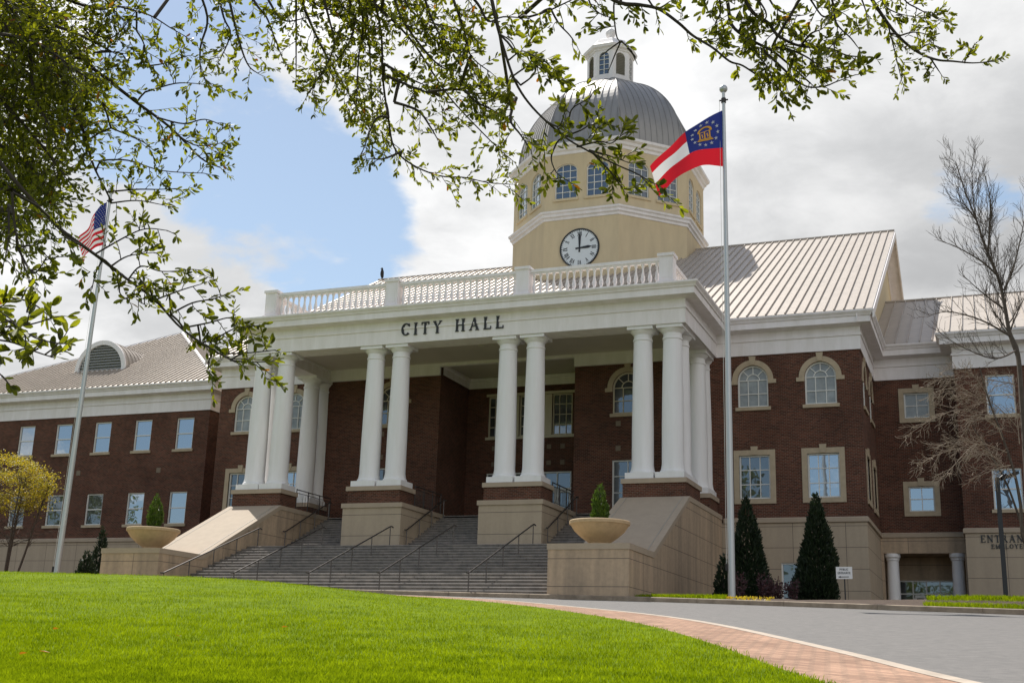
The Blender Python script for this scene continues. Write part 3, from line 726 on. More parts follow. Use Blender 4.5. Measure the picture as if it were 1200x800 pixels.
mb = MB(); fp.bar(mb, a+.78, a+1.30, 4.28, 4.44, .0, .06); fp.bar(mb, a+.74, a+.86, 2.5, 4.28, 0, .06); fp.bar(mb, a+1.22, a+1.33, 2.5, 4.28, 0, .06); fp.bar(mb, a+.86, a+1.22, 2.5, 2.7, 0, .06); mb.build('porch_door', 'frame_white', CH)
# belt course over the ground storey
belt = [(.01, 7.16), (.09, 7.19), (.09, 7.38), (.05, 7.42), (0, 7.44)]
mb = MB(); mb.sweep(belt, [(-12.1, YB), (XR, YB), (XR, YK), (-1.22, YK), (-1.22, YW), (14, YW)]); 
for q_ in ([(-69.1, YV), (-46.1, YV), (-46.1, 68)], [(XL, 68), (XL, YB), (-35.7, YB)]):
    mb.build('belt_course', 'smooth_stone', CH); mb = MB(); mb.sweep(belt, q_)
mb.build('belt_course', 'smooth_stone', CH)

# --- entablature and eaves, one moulding running round every front
ENT = [(.02, 15.5), (.07, 15.5), (.07, 16.18), (.13, 16.2), (.13, 16.29), (.07, 16.31), (.07, 16.62), (.16, 16.66), (.62, 16.70), (.62, 17.0), (.68, 17.02), (.70, 17.08), (.80, 17.20), (.80, 17.28), (.4, 17.30)]
PX0, PX1, PY = -35.62, -12.40, 52.32
path = [(XL, 68), (XL, YB), (PX0, YB), (PX0, PY), (PX1, PY), (PX1, YB), (XR, YB), (XR, YK), (-1.22, YK), (-1.22, YW), (14, YW), (14, 92)]
mb = MB(); mb.sweep(ENT, path); mb.build('entablature', 'white', CH); mb = MB(); mb.sweep(ENT, [(-69.1, 87), (-69.1, YV), (-46.1, YV), (-46.1, 68)]); mb.build('entablature', 'white', CH)
# inside of the portico beam, its ceiling, and the band on the wall
mb = MB(); b = 1.16
mb.sweep([(0, 15.5), (-b, 15.5), (-b, 16.02), (-b-.06, 16.05), (-b-.06, 16.16)], [(PX0, YB), (PX0, PY), (PX1, PY), (PX1, YB)])
for X0, X1 in ((PX0+b, RL), (RR, PX1-b)): mb.box(X0, X1, YB-.16, YB-.005, 15.5, 16.16)
mb.box(RL-.02, RR+.02, YB-.16, YB+.1, 15.98, 16.16)
mb.sweep([(.1, 15.55), (.1, 15.95), (.2, 16.0), (.2, 16.14), (0, 16.16)], [(RL, YB+.1), (RL, YR), (RR, YR), (RR, YB+.1)])
mb.build('portico_beam', 'white', CH)
mb = MB(); mb.poly([(PX0+.3, PY+.3, 16.15), (PX1-.3, PY+.3, 16.15), (PX1-.3, YB, 16.15), (PX0+.3, YB, 16.15)]); mb.poly([(RL, YB, 16.17), (RR, YB, 16.17), (RR, YR, 16.17), (RL, YR, 16.17)])
for x in (-29.5, -24., -18.5): mb.lathe((x, 56, 16.12), [(.16, 0), (.16, .03)], 16)
mb.build('portico_ceiling', 'soffit', CH)
# lettering on the frieze
for s_, a_, b_ in (('CITY', -26.72, -24.50), ('HALL', -23.78, -21.22)):
    u_ = a_; gp = .36; wx_ = (b_-a_)/.62/(sum(GL[c][0] for c in s_)+gp*3)
    for c in s_:
        mb = MB(); glyph(mb, front(PY-.085), c, u_, 15.87, .62, -.05, .03, wx_); mb.build('letter', 'letters', CH); u_ += (GL[c][0]+gp)*.62*wx_
for s_, a_, b_, z_, h_ in (('ENTRANCE', -.52, 2.05, 6.72, .36), ('EMPLOYEES', -.05, 1.72, 6.42, .22)):
    u_ = a_; gp = .2; wx_ = (b_-a_)/h_/(sum(GL[c][0] for c in s_)+gp*(len(s_)-1))
    for c in s_:
        mb = MB(); glyph(mb, fw, c, u_, z_, h_, -.04, .02, wx_); mb.build('letter', 'letters', CH); u_ += (GL[c][0]+gp)*h_*wx_

# --- portico: columns on brick pedestals
def column(x, y, zb=8.40):
    mb = MB(); prof = [(.585, .29), (.60, .34), (.585, .40), (.545, .44), (.53, .52), (.50, .70), (.498, 2.4), (.475, 4.2), (.43, 6.42), (.425, 6.46), (.46, 6.48), (.46, 6.56), (.425, 6.58), (.425, 6.76), (.46, 6.79), (.54, 6.88), (.57, 6.93), (.57, 6.95)]
    mb.lathe((x, y, zb), prof, 32)
    c = mb.build('column', 'column_white', CH, smooth=30, loc=(x, y, zb))
    p = MB(); p.box(x-.655, x+.655, y-.655, y+.655, zb, zb+.29); p.build('plinth', 'column_white', c)
    a = MB(); a.box(x-.61, x+.61, y-.61, y+.61, zb+6.95, zb+7.12); a.build('abacus', 'column_white', c)
    return c
CXY = [(x, 52.93) for x in (-35.0, -33.62, -28.40, -26.98, -21.22, -19.80, -14.50, -13.10)]+[(-13.10, 54.33), (-35.0, 54.33), (-13.10, 57.85), (-35.0, 57.85)]
c0 = column(*CXY[0])
for x, y in CXY[1:]: copy_part(c0, CH, (x-CXY[0][0], y-CXY[0][1], 0))
# half columns standing against the wall
for x in (-13.10, -35.0): copy_part(c0, CH, (x-CXY[0][0], 59.2-CXY[0][1], 0))
def pedestal(x0, x1, y0, y1, extra=None):
    mb = MB(); mb.box(x0, x1, y0, y1, 7.5, 8.18)
    if extra: mb.box(*extra, 7.5, 8.176)
    p = mb.build('pedestal', 'brick', CH)
    mb = MB(); e = .07; mb.box(x0-e, x1+e, y0-e, y1+e, 8.18, 8.395)
    if extra: a, b_, c, d = extra; mb.box(a-e, b_+e, c, d+e, 8.176, 8.392)
    mb.build('stone_cap', 'smooth_stone', p)
pedestal(-35.72, -32.92, 52.16, 53.66, (-35.72, -34.2, 53.66, 55.05)); pedestal(-29.12, -26.28, 52.16, 53.66); pedestal(-21.93, -19.08, 52.16, 53.66); pedestal(-15.22, -12.36, 52.16, 53.66, (-13.86, -12.36, 53.66, 55.05))
pedestal(-13.86, -12.38, 57.12, YB-.03); pedestal(-35.74, -34.26, 57.12, YB-.03)

# --- balustrade on the portico roof
BX = [-34.4, -27.32, -20.3, -13.2]; BY = 52.45
for i, x in enumerate(BX):
    mb = MB(); mb.box(x-.33, x+.33, BY-.33, BY+.33, 17.3, 18.72); mb.box(x-.40, x+.40, BY-.40, BY+.40, 18.72, 18.86); mb.box(x-.40, x+.40, BY-.40, BY+.40, 17.3, 17.52)
    mb.box(x-.24, x+.24, BY-.345, BY-.33, 17.66, 18.58); mb.build('balustrade_post', 'white', CH)
runs = [((BX[i]+.33, BY), (BX[i+1]-.33, BY)) for i in range(3)]+[((x, BY+.33), (x, 58.4)) for x in (BX[0], BX[3])]
bal0 = None; mb = MB()
for (x0, y0), (x1, y1) in runs:
    d = Vector((x1-x0, y1-y0)); n = Vector((d.y, -d.x)).normalized()
    for a, b, w in ((17.32, 17.5, .13), (18.50, 18.58, .10), (18.58, 18.73, .16)):
        q = [Vector((x0, y0))+n*w, Vector((x0, y0))-n*w, Vector((x1, y1))-n*w, Vector((x1, y1))+n*w]
        mb.hexa([(p.x, p.y, a) for p in q], [(p.x, p.y, b) for p in q])
mb.build('balustrade_rail', 'white', CH)
for k, ((x0, y0), (x1, y1)) in enumerate(runs):
    nb = 19 if k < 3 else 14
    for i in range(nb):
        t = (i+.5)/nb; x, y = x0+(x1-x0)*t, y0+(y1-y0)*t
        if bal0 is None:
            mb2 = MB(); mb2.lathe((x, y, 17.5), [(.085, 0), (.085, .06), (.055, .09), (.055, .12), (.10, .26), (.105, .34), (.06, .55), (.045, .70), (.055, .82), (.05, .86), (.08, .90), (.08, 1.0)], 10, cap=False)
            bal0 = mb2.build('baluster', 'white', CH, smooth=40, loc=(x, y, 17.5)); B0 = Vector((x, y, 0))
        else: copy_part(bal0, CH, Vector((x, y, 0))-B0)

# --- roofs with standing seams
def roof(name, polys, spacing=.47, matn='metal_roof', sh=.085, sw=.04, parent=None):
    """polys: (corner points, along-eave direction); seams run up the slope"""
    mb = MB()
    for pts, ud in polys:
        P = [Vector(p) for p in pts]; ud = Vector(ud).normalized()
        nrm = (P[1]-P[0]).cross(P[2]-P[0]).normalized()
        if nrm.z < 0: nrm = -nrm
        sd = nrm.cross(ud).normalized()
        if sd.z < 0: sd = -sd
        mb.poly([p for p in P])
        o = P[0]; uv = [((p-o).dot(ud), (p-o).dot(sd)) for p in P]
        u0, u1 = min(u for u, _ in uv), max(u for u, _ in uv); k = math.ceil((u0+.05)/spacing)
        while k*spacing < u1-.05:
            u = k*spacing; ss = []
            for (a, s), (b, q) in zip(uv, uv[1:]+uv[:1]):
                if (a-u)*(b-u) < 0: ss.append(s+(q-s)*(u-a)/(b-a))
            ss.sort()
            if len(ss) == 2 and ss[1]-ss[0] > .1:
                c = [o+ud*(u+x)+sd*s for x, s in ((-sw/2, ss[0]+.01), (sw/2, ss[0]+.01), (sw/2, ss[1]-.02), (-sw/2, ss[1]-.02))]
                mb.hexa([p-nrm*.01 for p in c], [p+nrm*sh for p in c])
            k += 1
    return mb.build(name, matn, parent or CH)
EY0 = 58.27; RX0, RX1 = -42.62, -4.62; RZ = 28.58; RYc = 79.0
roof('main_roof', [([(RX0, EY0, EAV), (RX1, EY0, EAV), (RX1, RYc, RZ), (RX0, RYc, RZ)], (1, 0, 0)), ([(RX0, 2*RYc-EY0, EAV), (RX1, 2*RYc-EY0, EAV), (RX1, RYc, RZ), (RX0, RYc, RZ)], (1, 0, 0))])
for X, e in ((RX1, 1), (RX0, -1)):               # rake boards and their soffits
    mb = MB(); s = (RZ-EAV)/(RYc-EY0)
    for y0 in (EY0+.02, 2*RYc-EY0-.02):
        a = Vector((X, y0, EAV)); b_ = Vector((X, RYc, RZ)); dz = Vector((0, 0, -.42)); hx = Vector((.07*e, 0, 0)); ins = Vector((-.76*e, 0, 0)); t = Vector((0, 0, -.03))
        mb.hexa([a+t, b_+t, b_+t+dz, a+t+dz], [a+t+hx, b_+t+hx, b_+t+dz+hx, a+t+dz+hx])
        mb.hexa([a+t*3, b_+t*3, b_+t*3+ins, a+t*3+ins], [p+Vector((0, 0, -.09)) for p in (a+t*3, b_+t*3, b_+t*3+ins, a+t*3+ins)])
        ins2 = Vector((-.70*e, 0, 0)); 
        mb.hexa([a+ins2+t*5, b_+ins2+t*5, b_+ins2+dz*1.3, a+ins2+dz*1.3], [p+Vector((-.06*e, 0, 0)) for p in (a+ins2+t*5, b_+ins2+t*5, b_+ins2+dz*1.3, a+ins2+dz*1.3)])
    mb.build('rake_board', 'white', CH)
mb = MB(); mb.tube([(RX0, RYc, RZ+.03), (RX1, RYc, RZ+.03)], .10, 8); mb.build('ridge_cap', 'metal_roof', CH)
LY = 65.25; LRY, LRZ = 78., 23.4
roof('link_roof', [([(XR+.02, LY, EAV), (-1.9, LY, EAV), (-1.9, LRY, LRZ), (XR+.02, LRY, LRZ)], (1, 0, 0)), ([(XR+.02, 91, EAV), (14.7, 91, EAV), (14.7, LRY, LRZ), (XR+.02, LRY, LRZ)], (1, 0, 0))], .62)
roof('wing_roof', [([(-1.96, 63.52, EAV), (14.76, 63.52, EAV), (14.76, LRY, LRZ+.03), (-1.96, LRY, LRZ+.03)], (1, 0, 0))], .62)
mb = MB(); mb.poly([(-1.96, 63.52, EAV), (-1.96, LRY, LRZ+.03), (-1.96, LRY, EAV)]); mb.tube([(XR, LRY, LRZ+.05), (14.7, LRY, LRZ+.05)], .08, 8); mb.build('ridge_cap', 'metal_roof', CH)
# hipped roof of the left wing
AX_, AY_, AZ_ = -57.6, 75.45, 24.47; hx0, hx1, hy0, hy1 = -69.85, -45.35, 63.25, 87.6
roof('hip_roof', [([(hx0, hy0, EAV), (hx1, hy0, EAV), (AX_, AY_, AZ_)], (1, 0, 0)), ([(hx1, hy0, EAV), (hx1, hy1, EAV), (AX_, AY_, AZ_)], (0, 1, 0)), ([(hx0, hy0, EAV), (hx0, hy1, EAV), (AX_, AY_, AZ_)], (0, 1, 0)), ([(hx0, hy1, EAV), (hx1, hy1, EAV), (AX_, AY_, AZ_)], (1, 0, 0))], .42, sh=.095, sw=.05)
mb = MB()
for x, y in ((hx0, hy0), (hx1, hy0), (hx1, hy1), (hx0, hy1)): mb.tube([(x, y, EAV+.04), (AX_, AY_, AZ_+.04)], .11, 6)
mb.build('hip_cap', 'white', CH)
# eyebrow vent in the hip roof: barrel, arch trim, louvres
vx, vy, vz, vr = -57.83, 67.0, 19.5, 2.15
mb = MB(); fvv = front(vy)
n = 20
for i in range(n):
    t0, t1 = pi*i/n, pi*(i+1)/n
    mb.poly([(vx+vr*cos(t0), vy, vz+vr*sin(t0)), (vx+vr*cos(t1), vy, vz+vr*sin(t1)), (vx+vr*cos(t1), 71.4, vz+vr*sin(t1)), (vx+vr*cos(t0), 71.4, vz+vr*sin(t0))])
for k in range(1, 10):
    y = vy+k*.44
    for i in range(n):
        t0, t1 = pi*i/n, pi*(i+1)/n; q = [(vr-.01, t0), (vr+.045, t0), (vr+.045, t1), (vr-.01, t1)]
        mb.hexa([(vx+r*cos(t), y-.017, vz+r*sin(t)) for r, t in q], [(vx+r*cos(t), y+.017, vz+r*sin(t)) for r, t in q])
dv = mb.build('roof_vent', 'metal_roof', CH)
mb = MB(); fvv.ring(mb, vx, vz, vr-.28, vr+.04, 0, pi, -.10, .05, 24); fvv.bar(mb, vx-vr-.04, vx+vr+.04, vz-.2, vz, -.12, .05); mb.build('vent_trim', 'white', dv)
mb = MB(); z = vz+.06
while z < vz+vr-.35:
    hw = sqrt((vr-.27)**2-(z-vz)**2); mb.hexa([fvv.pt(vx-hw, z, -.02), fvv.pt(vx+hw, z, -.02), fvv.pt(vx+hw, z+.03, -.02), fvv.pt(vx-hw, z+.03, -.02)], [fvv.pt(vx-hw, z+.15, .12), fvv.pt(vx+hw, z+.15, .12), fvv.pt(vx+hw, z+.18, .12), fvv.pt(vx-hw, z+.18, .12)]); z += .2
fvv.bar(mb, vx-1.85, vx+1.85, vz, vz+.05, .13, .16); mb.poly([fvv.pt(vx+1.87*cos(pi*i/20), vz+1.87*sin(pi*i/20), .2) for i in range(21)]); mb.build('louver', 'louver_grey', dv)
# flat roof of the portico
mb = MB(); mb.box(PX0-.55, PX1+.55, PY-.6, 58.4, 17.24, 17.285); mb.build('portico_roof', 'metal_roof', CH)

# --- clock tower
TX, TY, TR = -24.2, 79.0, 6.85; TA = TR*cos(pi/8)
def octo(r, z=None):
    p = [(TX+r*cos(radians(22.5+45*k)), TY+r*sin(radians(22.5+45*k))) for k in range(8)]
    return p if z is None else [(x, y, z) for x, y in p]
def face(k, ap):
    a = radians(-90+45*k); nn = Vector((cos(a), sin(a), 0)); ud = Vector((-sin(a), cos(a), 0))
    return FR(Vector((TX, TY, 0))+nn*ap, ud, nn)
mb = MB(); hw = TR*sin(pi/8)
for k in range(8):
    wall(mb, face(k, TA), -hw, hw, 20., 34.5, [(c-.79, c+.79, 30.85, 32.88, .5) for c in (-1.12, 1.12)], rev=.2)
mb.build('tower_wall', 'stucco', CH)
ccw = octo(TR)[::-1]
# sweep offsets to the right of travel: go counter-clockwise so that right is outward
mb = MB(); mb.sweep([(0, 29.32), (.06, 29.34), (.08, 29.5), (.20, 29.56), (.22, 29.72), (.32, 29.80), (.34, 29.92), (.02, 30.06)], octo(TR), closed=True); mb.build('tower_string_course', 'white', CH)
mb = MB(); mb.sweep([(0, 34.05), (.07, 34.08), (.09, 34.26), (.22, 34.34), (.26, 34.50), (.44, 34.60), (.46, 34.78), (.0, 34.92)], octo(TR), closed=True); mb.build('tower_cornice', 'white', CH)
for k in range(8):
    if k in (3, 4, 5): continue
    for c in (-1.12, 1.12):
        window(CH, face(k, TA), c, 1.58, 30.85, 32.88, arch=.5, cols=3, rows=4, pane='glass_blue' if k in (7, 2) else 'glass_tower', rev=.16, fw=.07, mw=.045, sillmat='stucco')
# clock
ck = face(0, TA); CZ = 27.2; CU = -.06; CR = 1.36
mb = MB(); mb.add([ck.pt(CU+CR*cos(2*pi*i/48), CZ+CR*sin(2*pi*i/48), d) for d in (.02, -.05) for i in range(48)], [tuple(range(48, 96))]+[(i, (i+1) % 48, 48+(i+1) % 48, 48+i) for i in range(48)])
clk = mb.build('clock', 'clock_white', CH)
mb = MB(); ck.ring(mb, CU, CZ, CR-.07, CR+.02, 0, 2*pi, -.09, .02, 48)
for i in range(60):
    a = 2*pi*i/60; r0 = CR-.14 if i % 5 else CR-.17; ck.seg(mb, CU+r0*cos(a), CZ+r0*sin(a), CU+(CR-.07)*cos(a), CZ+(CR-.07)*sin(a), .03 if i % 5 else .05, -.06, -.04)
mb.build('clock_rim', 'black_paint', clk)
NUM = ['XII', 'I', 'II', 'III', 'IV', 'V', 'VI', 'VII', 'VIII', 'IX', 'X', 'XI']
mb = MB(); hN = .30
for i, s in enumerate(NUM):
    a = pi/2-2*pi*i/12; rc = CR-.36; wd = [GL[c][0]*.62+.06 for c in s]; tot = sum(wd); cur = -tot/2
    rdir = (cos(a), sin(a)); tdir = (sin(a), -cos(a))
    for c, w_ in zip(s, wd):
        def xf(x, y, cur=cur):
            tt = (cur+x)*hN; rr = rc+(y-.5)*hN; return (CU+rdir[0]*rr+tdir[0]*tt, CZ+rdir[1]*rr+tdir[1]*tt)
        glyph(mb, ck, c, 0, 0, hN, -.056, -.04, .62, xf=xf); cur += w_
mb.build('numerals', 'black_paint', clk)
for a, ln, w0 in ((pi/2-.01, 1.12, .12), (radians(4), .86, .13)):
    mb = MB(); c_, s_ = cos(a), sin(a)
    P2 = [(-.28, w0*.5), (-.28, -w0*.5), (.0, -w0*.38), (ln*.72, -w0*.75), (ln, 0), (ln*.72, w0*.75), (0, w0*.38)]
    dd = -.075 if ln > 1 else -.068
    mb.prism([ck.pt(CU+x*c_-y*s_, CZ+x*s_+y*c_, dd) for x, y in P2], -ck.n*.012 if False else ck.n*.012); mb.build('clock_hand', 'black_paint', clk)
# dome: eight curved panels with seams
dz0, dR, dH = 34.88, 6.62, 7.15; lR = 1.75
tmax = math.acos(lR/dR); nT = 22
mb = MB()
def dpt(k, u, t):   # u: lateral distance, t: angle up the curve
    ap = dR*cos(pi/8)*cos(t); f = face(k, ap); return f.P+f.ud*u+Vector((0, 0, dz0+dH*sin(t)))
for k in range(8):
    for i in range(nT):
        t0, t1 = tmax*i/nT, tmax*(i+1)/nT; h0, h1 = dR*sin(pi/8)*cos(t0), dR*sin(pi/8)*cos(t1)
        mb.poly([dpt(k, -h0, t0), dpt(k, h0, t0), dpt(k, h1, t1), dpt(k, -h1, t1)])
    nn = face(k, 1).n
    for s in range(-5, 6):
        u = s*.46; pr = []
        for i in range(nT+1):
            t = tmax*i/nT
            if dR*sin(pi/8)*cos(t) > abs(u)+.02: pr.append(t)
        for t0, t1 in zip(pr, pr[1:]):
            o0 = (nn*cos(t0)+Vector((0, 0, sin(t0))))*.032; o1 = (nn*cos(t1)+Vector((0, 0, sin(t1))))*.032
            a, b_, c, d = dpt(k, u-.017, t0), dpt(k, u+.017, t0), dpt(k, u+.017, t1), dpt(k, u-.017, t1)
            mb.hexa([a, b_, c, d], [a+o0, b_+o0, c+o1, d+o1])
    for i in range(nT):
        t0, t1 = tmax*i/nT, tmax*(i+1)/nT
        mb.tube([dpt(k, dR*sin(pi/8)*cos(t0), t0), dpt(k, dR*sin(pi/8)*cos(t1), t1)], .05, 5)
mb.build('dome', 'dome_metal', CH)
# lantern
def octl(r): return [(TX+r*cos(radians(22.5+45*k)), TY+r*sin(radians(22.5+45*k))) for k in range(8)]
LZ = 41.55; LRd = 1.72; LA = LRd*cos(pi/8); lhw = LRd*sin(pi/8)
mb = MB()
for k in range(8): wall(mb, face(k, LA), -lhw, lhw, LZ-.3, 44.5, [(-.37, .37, 42.3, 43.72, .37)], rev=.1)
mb.sweep([(0, LZ+.25), (.05, LZ+.27), (.14, LZ+.02), (.16, LZ-.25), (0, LZ-.35)], octl(LRd), closed=True)
mb.sweep([(0, 44.22), (.06, 44.24), (.08, 44.34), (.24, 44.44), (.28, 44.60), (.30, 44.62), (0.02, 44.64)], octl(LRd), closed=True)
lan = mb.build('lantern', 'white', CH)
for k in range(8):
    f = face(k, LA)
    if k % 2 == 0:
        mb = MB(); f.bar(mb, -.025, .025, 42.3, 44.05, .03, .08)
        for z in (42.7, 43.1, 43.5, 43.8): f.bar(mb, -.37, .37, z-.02, z+.02, .034, .076)
        mb.build('lantern_sash', 'frame_white', lan)
        mb = MB(); mb.poly([f.pt(-.37, 42.3, .09), f.pt(.37, 42.3, .09), f.pt(.37, 43.72, .09)]+[f.pt(.37*cos(pi*i/12), 43.72+.37*sin(pi*i/12), .09) for i in range(13)]+[f.pt(-.37, 43.72, .09)]); mb.build('lantern_pane', 'glass_tower', lan)
    else:
        mb = MB(); z = 42.32
        while z < 43.95:
            hw_ = .37 if z < 43.72 else sqrt(max(0, .37**2-(z-43.72)**2))
            mb.hexa([f.pt(-hw_, z, .01), f.pt(hw_, z, .01), f.pt(hw_, z+.015, .01), f.pt(-hw_, z+.015, .01)], [f.pt(-hw_, z+.10, .1), f.pt(hw_, z+.10, .1), f.pt(hw_, z+.115, .1), f.pt(-hw_, z+.115, .1)]); z += .13
        mb.poly([f.pt(-.37, 42.3, .13), f.pt(.37, 42.3, .13), f.pt(.37, 43.72, .13)]+[f.pt(.37*cos(pi*i/12), 43.72+.37*sin(pi*i/12), .13) for i in range(13)]+[f.pt(-.37, 43.72, .13)])
        mb.build('lantern_louver', 'louver', lan)
mb = MB(); rr = [(LRd+.22, 44.62), (LRd-.1, 44.95), (LRd-.35, 45.35), (.9, 45.62), (.35, 45.75)]
for (r0, z0), (r1, z1) in zip(rr, rr[1:]):
    for k in range(8):
        a0, a1 = radians(22.5+45*k), radians(67.5+45*k)
        mb.poly([(TX+r0*cos(a0), TY+r0*sin(a0), z0), (TX+r0*cos(a1), TY+r0*sin(a1), z0), (TX+r1*cos(a1), TY+r1*sin(a1), z1), (TX+r1*cos(a0), TY+r1*sin(a0), z1)])
mb.build('lantern_roof', 'white', lan)
mb = MB(); mb.lathe((TX, TY, 45.7), [(.36, 0), (.36, .12), (.22, .18), (.20, .34), (.32, .50), (.38, .72), (.32, .95), (.16, 1.08), (.05, 1.2)], 16); mb.build('finial', 'white', lan, smooth=40)

# terrace floor of the portico
mb = MB(); mb.box(-35.6, -12.25, 56.75, YR-.02, 7.35, 7.5); mb.build('terrace', 'smooth_stone', CH)
# ------------------------------------------------------------------ entrance stairs with cheek walls and piers
ST = thing('entrance_stairs', 'broad grey stone stairs between sloping tan cheek walls leading up to the portico', 'stairs', (-24, 45, 2.6))
SY0, SY1, SZ0, SZ1, NS = 42.78, 49.45, 2.56, 5.27, 17
CLX0, CLX1, CRX0, CRX1 = -35.85, -32.8, -15.32, -12.16
def flight(x0, x1, y0, y1, z0, z1, n, back):
    mb = MB(); rz = (z1-z0)/n; ry = (y1-y0)/(n-1) if n > 1 else 0
    for i in range(n):
        y = y0+ry*i; z = z0+rz*i
        mb.poly([(x0, y, z), (x1, y, z), (x1, y, z+rz-.05), (x0, y, z+rz-.05)])
        ya, yb, zt = y-.03, (y+ry+.01) if i < n-1 else back, z+rz; mb.prism([(x0, ya, zt-.05), (x0, ya, zt-.022), (x0, ya+.022, zt), (x0, yb, zt), (x0, yb, zt-.05)], (x1-x0, 0, 0))
    return mb
flight(CLX1, CRX0, SY0, SY1, SZ0, SZ1, NS, 53.0).build('lower_flight', 'stair_stone', ST)
for a, b in ((CLX1, -29.27), (-26.12, -22.12), (-18.99, CRX0)):
    flight(a, b, 52.35, 56.75, SZ1, 7.5, 14, 56.9).build('upper_flight', 'stair_stone', ST)

for a, b, front_y in ((CLX0, CLX1, 42.95), (CRX0, CRX1, 42.63)):
    mb = MB(); prof = [(front_y+.03, 2.2), (front_y+.03, 4.34), (46.05, 4.34), (52.12, 7.34), (58.98, 7.34), (58.98, 2.2)]
    mb.prism([(a+.03, y, z) for y, z in prof], (b-a-.06, 0, 0)); mb.build('cheek_wall', 'cast_stone_stained', ST)
    mb = MB(); top = [(front_y, 4.55), (46.06, 4.55), (52.14, 7.56), (58.99, 7.56)]; bot = [(y, z-.22) for y, z in top]
    mb.prism([(a, y, z) for y, z in top+bot[::-1]], (b-a, 0, 0)); mb.build('coping', 'smooth_stone', ST)
    # shallow raised margins along the slope of the ramp
    mb = MB()
    for x0 in (a+.30, b-.33):
        mb.hexa([(x0, 46.1, 4.572), (x0+.03, 46.1, 4.572), (x0+.03, 52.1, 7.543), (x0, 52.1, 7.543)], [(x0, 46.1, 4.585), (x0+.03, 46.1, 4.585), (x0+.03, 52.1, 7.556), (x0, 52.1, 7.556)])
    mb.build('coping_joint', 'louver', ST)
for a, b in ((-29.27, -26.12), (-22.12, -18.99)):
    mb = MB(); mb.box(a, b, 52.06, 56.9, 5.1, 7.34); p = mb.build('stair_pier', 'cast_stone_plain', ST)
    mb = MB(); mb.box(a-.07, b+.07, 52.0, 56.96, 7.34, 7.56); mb.build('coping', 'smooth_stone', p)

# ------------------------------------------------------------------ handrails on the stairs
def zst(y): return SZ0+(SZ1-SZ0)*min(1, max(0, (y-SY0+.3)/(SY1-SY0+.3)))
def handrail(x, label, y0=42.72, y1=49.55, zf=zst, npost=5, dx=0.):
    t = thing('handrail', label, 'handrail', (x, y0, zf(y0)), 'handrails on the stairs')
    s = (zf(y1)-zf(y0))/(y1-y0)
    def rz(y): return zf(y0)+s*(y-y0)+.84
    mb = MB(); mb.tube([(x, y0-.22, rz(y0)-.02), (x, y0-.1, rz(y0)-.015), (x, y0, rz(y0)), (x, y1, rz(y1)), (x, y1+.12, rz(y1)+.02), (x, y1+.28, rz(y1)-.01)], .032, 8)
    mb.build('rail', 'rail_metal', t)
    for i in range(npost):
        y = y0+(y1-y0)*i/(npost-1)
        mb = MB(); mb.tube([(x, y, zf(y)-.1), (x, y, rz(y))], .023, 6); mb.build('post', 'rail_metal', t)
    return t
handrail(-32.3, 'thin metal handrail along the left cheek wall of the stairs')
handrail(-28.85, 'metal handrail on the stairs rising between left cheek wall and left middle pier')
handrail(-25.35, 'metal handrail on the stairs ending in front of the left middle pier')
handrail(-22.2, 'metal handrail on the stairs ending between the two middle piers')
handrail(-18.45, 'metal handrail on the stairs ending in front of the right middle pier')
def zup(y): return SZ1+(7.5-SZ1)*min(1, max(0, (y-52.1)/4.6))
for x, l in ((-32.66, 'short iron handrail against the inner side of left cheek wall, upper flight'), (-25.98, 'short iron handrail against the right side of left middle pier'), (-22.27, 'short iron handrail against the left side of right middle pier'), (-18.84, 'short iron handrail against the right side of right middle pier'), (-15.5, 'short iron handrail against the right cheek wall, upper flight')):
    handrail(x, l, 52.5, 56.6, zup, 4)
# iron guard railings on the pier tops
def guard(x, y0, y1, label):
    t = thing('guard_railing', label, 'railing', (x, y0, 7.56), 'black iron guard railings')
    mb = MB(); z0 = 7.56
    mb.tube([(x, y0, z0+1.02), (x, y1, z0+1.02)], .026, 6); mb.tube([(x, y0, z0+.86), (x, y1, z0+.86)], .015, 6); mb.tube([(x, y0, z0+.12), (x, y1, z0+.12)], .015, 6)
    mb.build('rail', 'dark_iron', t)
    n = max(2, round((y1-y0)/1.1)+1)
    for i in range(n):
        y = y0+(y1-y0)*i/(n-1); mb = MB(); mb.tube([(x, y, z0), (x, y, z0+1.06)], .026, 6); mb.build('post', 'dark_iron', t)
    mb = MB(); y = y0+.13; k = 0
    while y < y1-.08:
        if k % 9 in (4, 5, 6): mb.tube([(x, y-.06, z0+.14), (x, y+.08, z0+.85)], .008, 4); mb.tube([(x, y+.08, z0+.14), (x, y-.06, z0+.85)], .008, 4); y += .14
        else: mb.tube([(x, y, z0+.12), (x, y, z0+.86)], .008, 4)
        y += .12; k += 1
    mb.build('balusters', 'dark_iron', t)
guard(-32.95, 53.75, 57.2, 'black iron guard railing behind the left corner pedestal')
guard(-26.25, 53.75, 56.8, 'black iron guard railing on right edge of left middle pier')
guard(-29.15, 53.75, 56.8, 'black iron guard railing on left edge of left middle pier')
guard(-19.1, 53.75, 56.8, 'black iron guard railing on right edge of right middle pier')
guard(-22.0, 53.75, 56.8, 'black iron guard railing on left edge of right middle pier')
guard(-15.1, 53.75, 57.2, 'black iron guard railing behind the right corner pedestal')

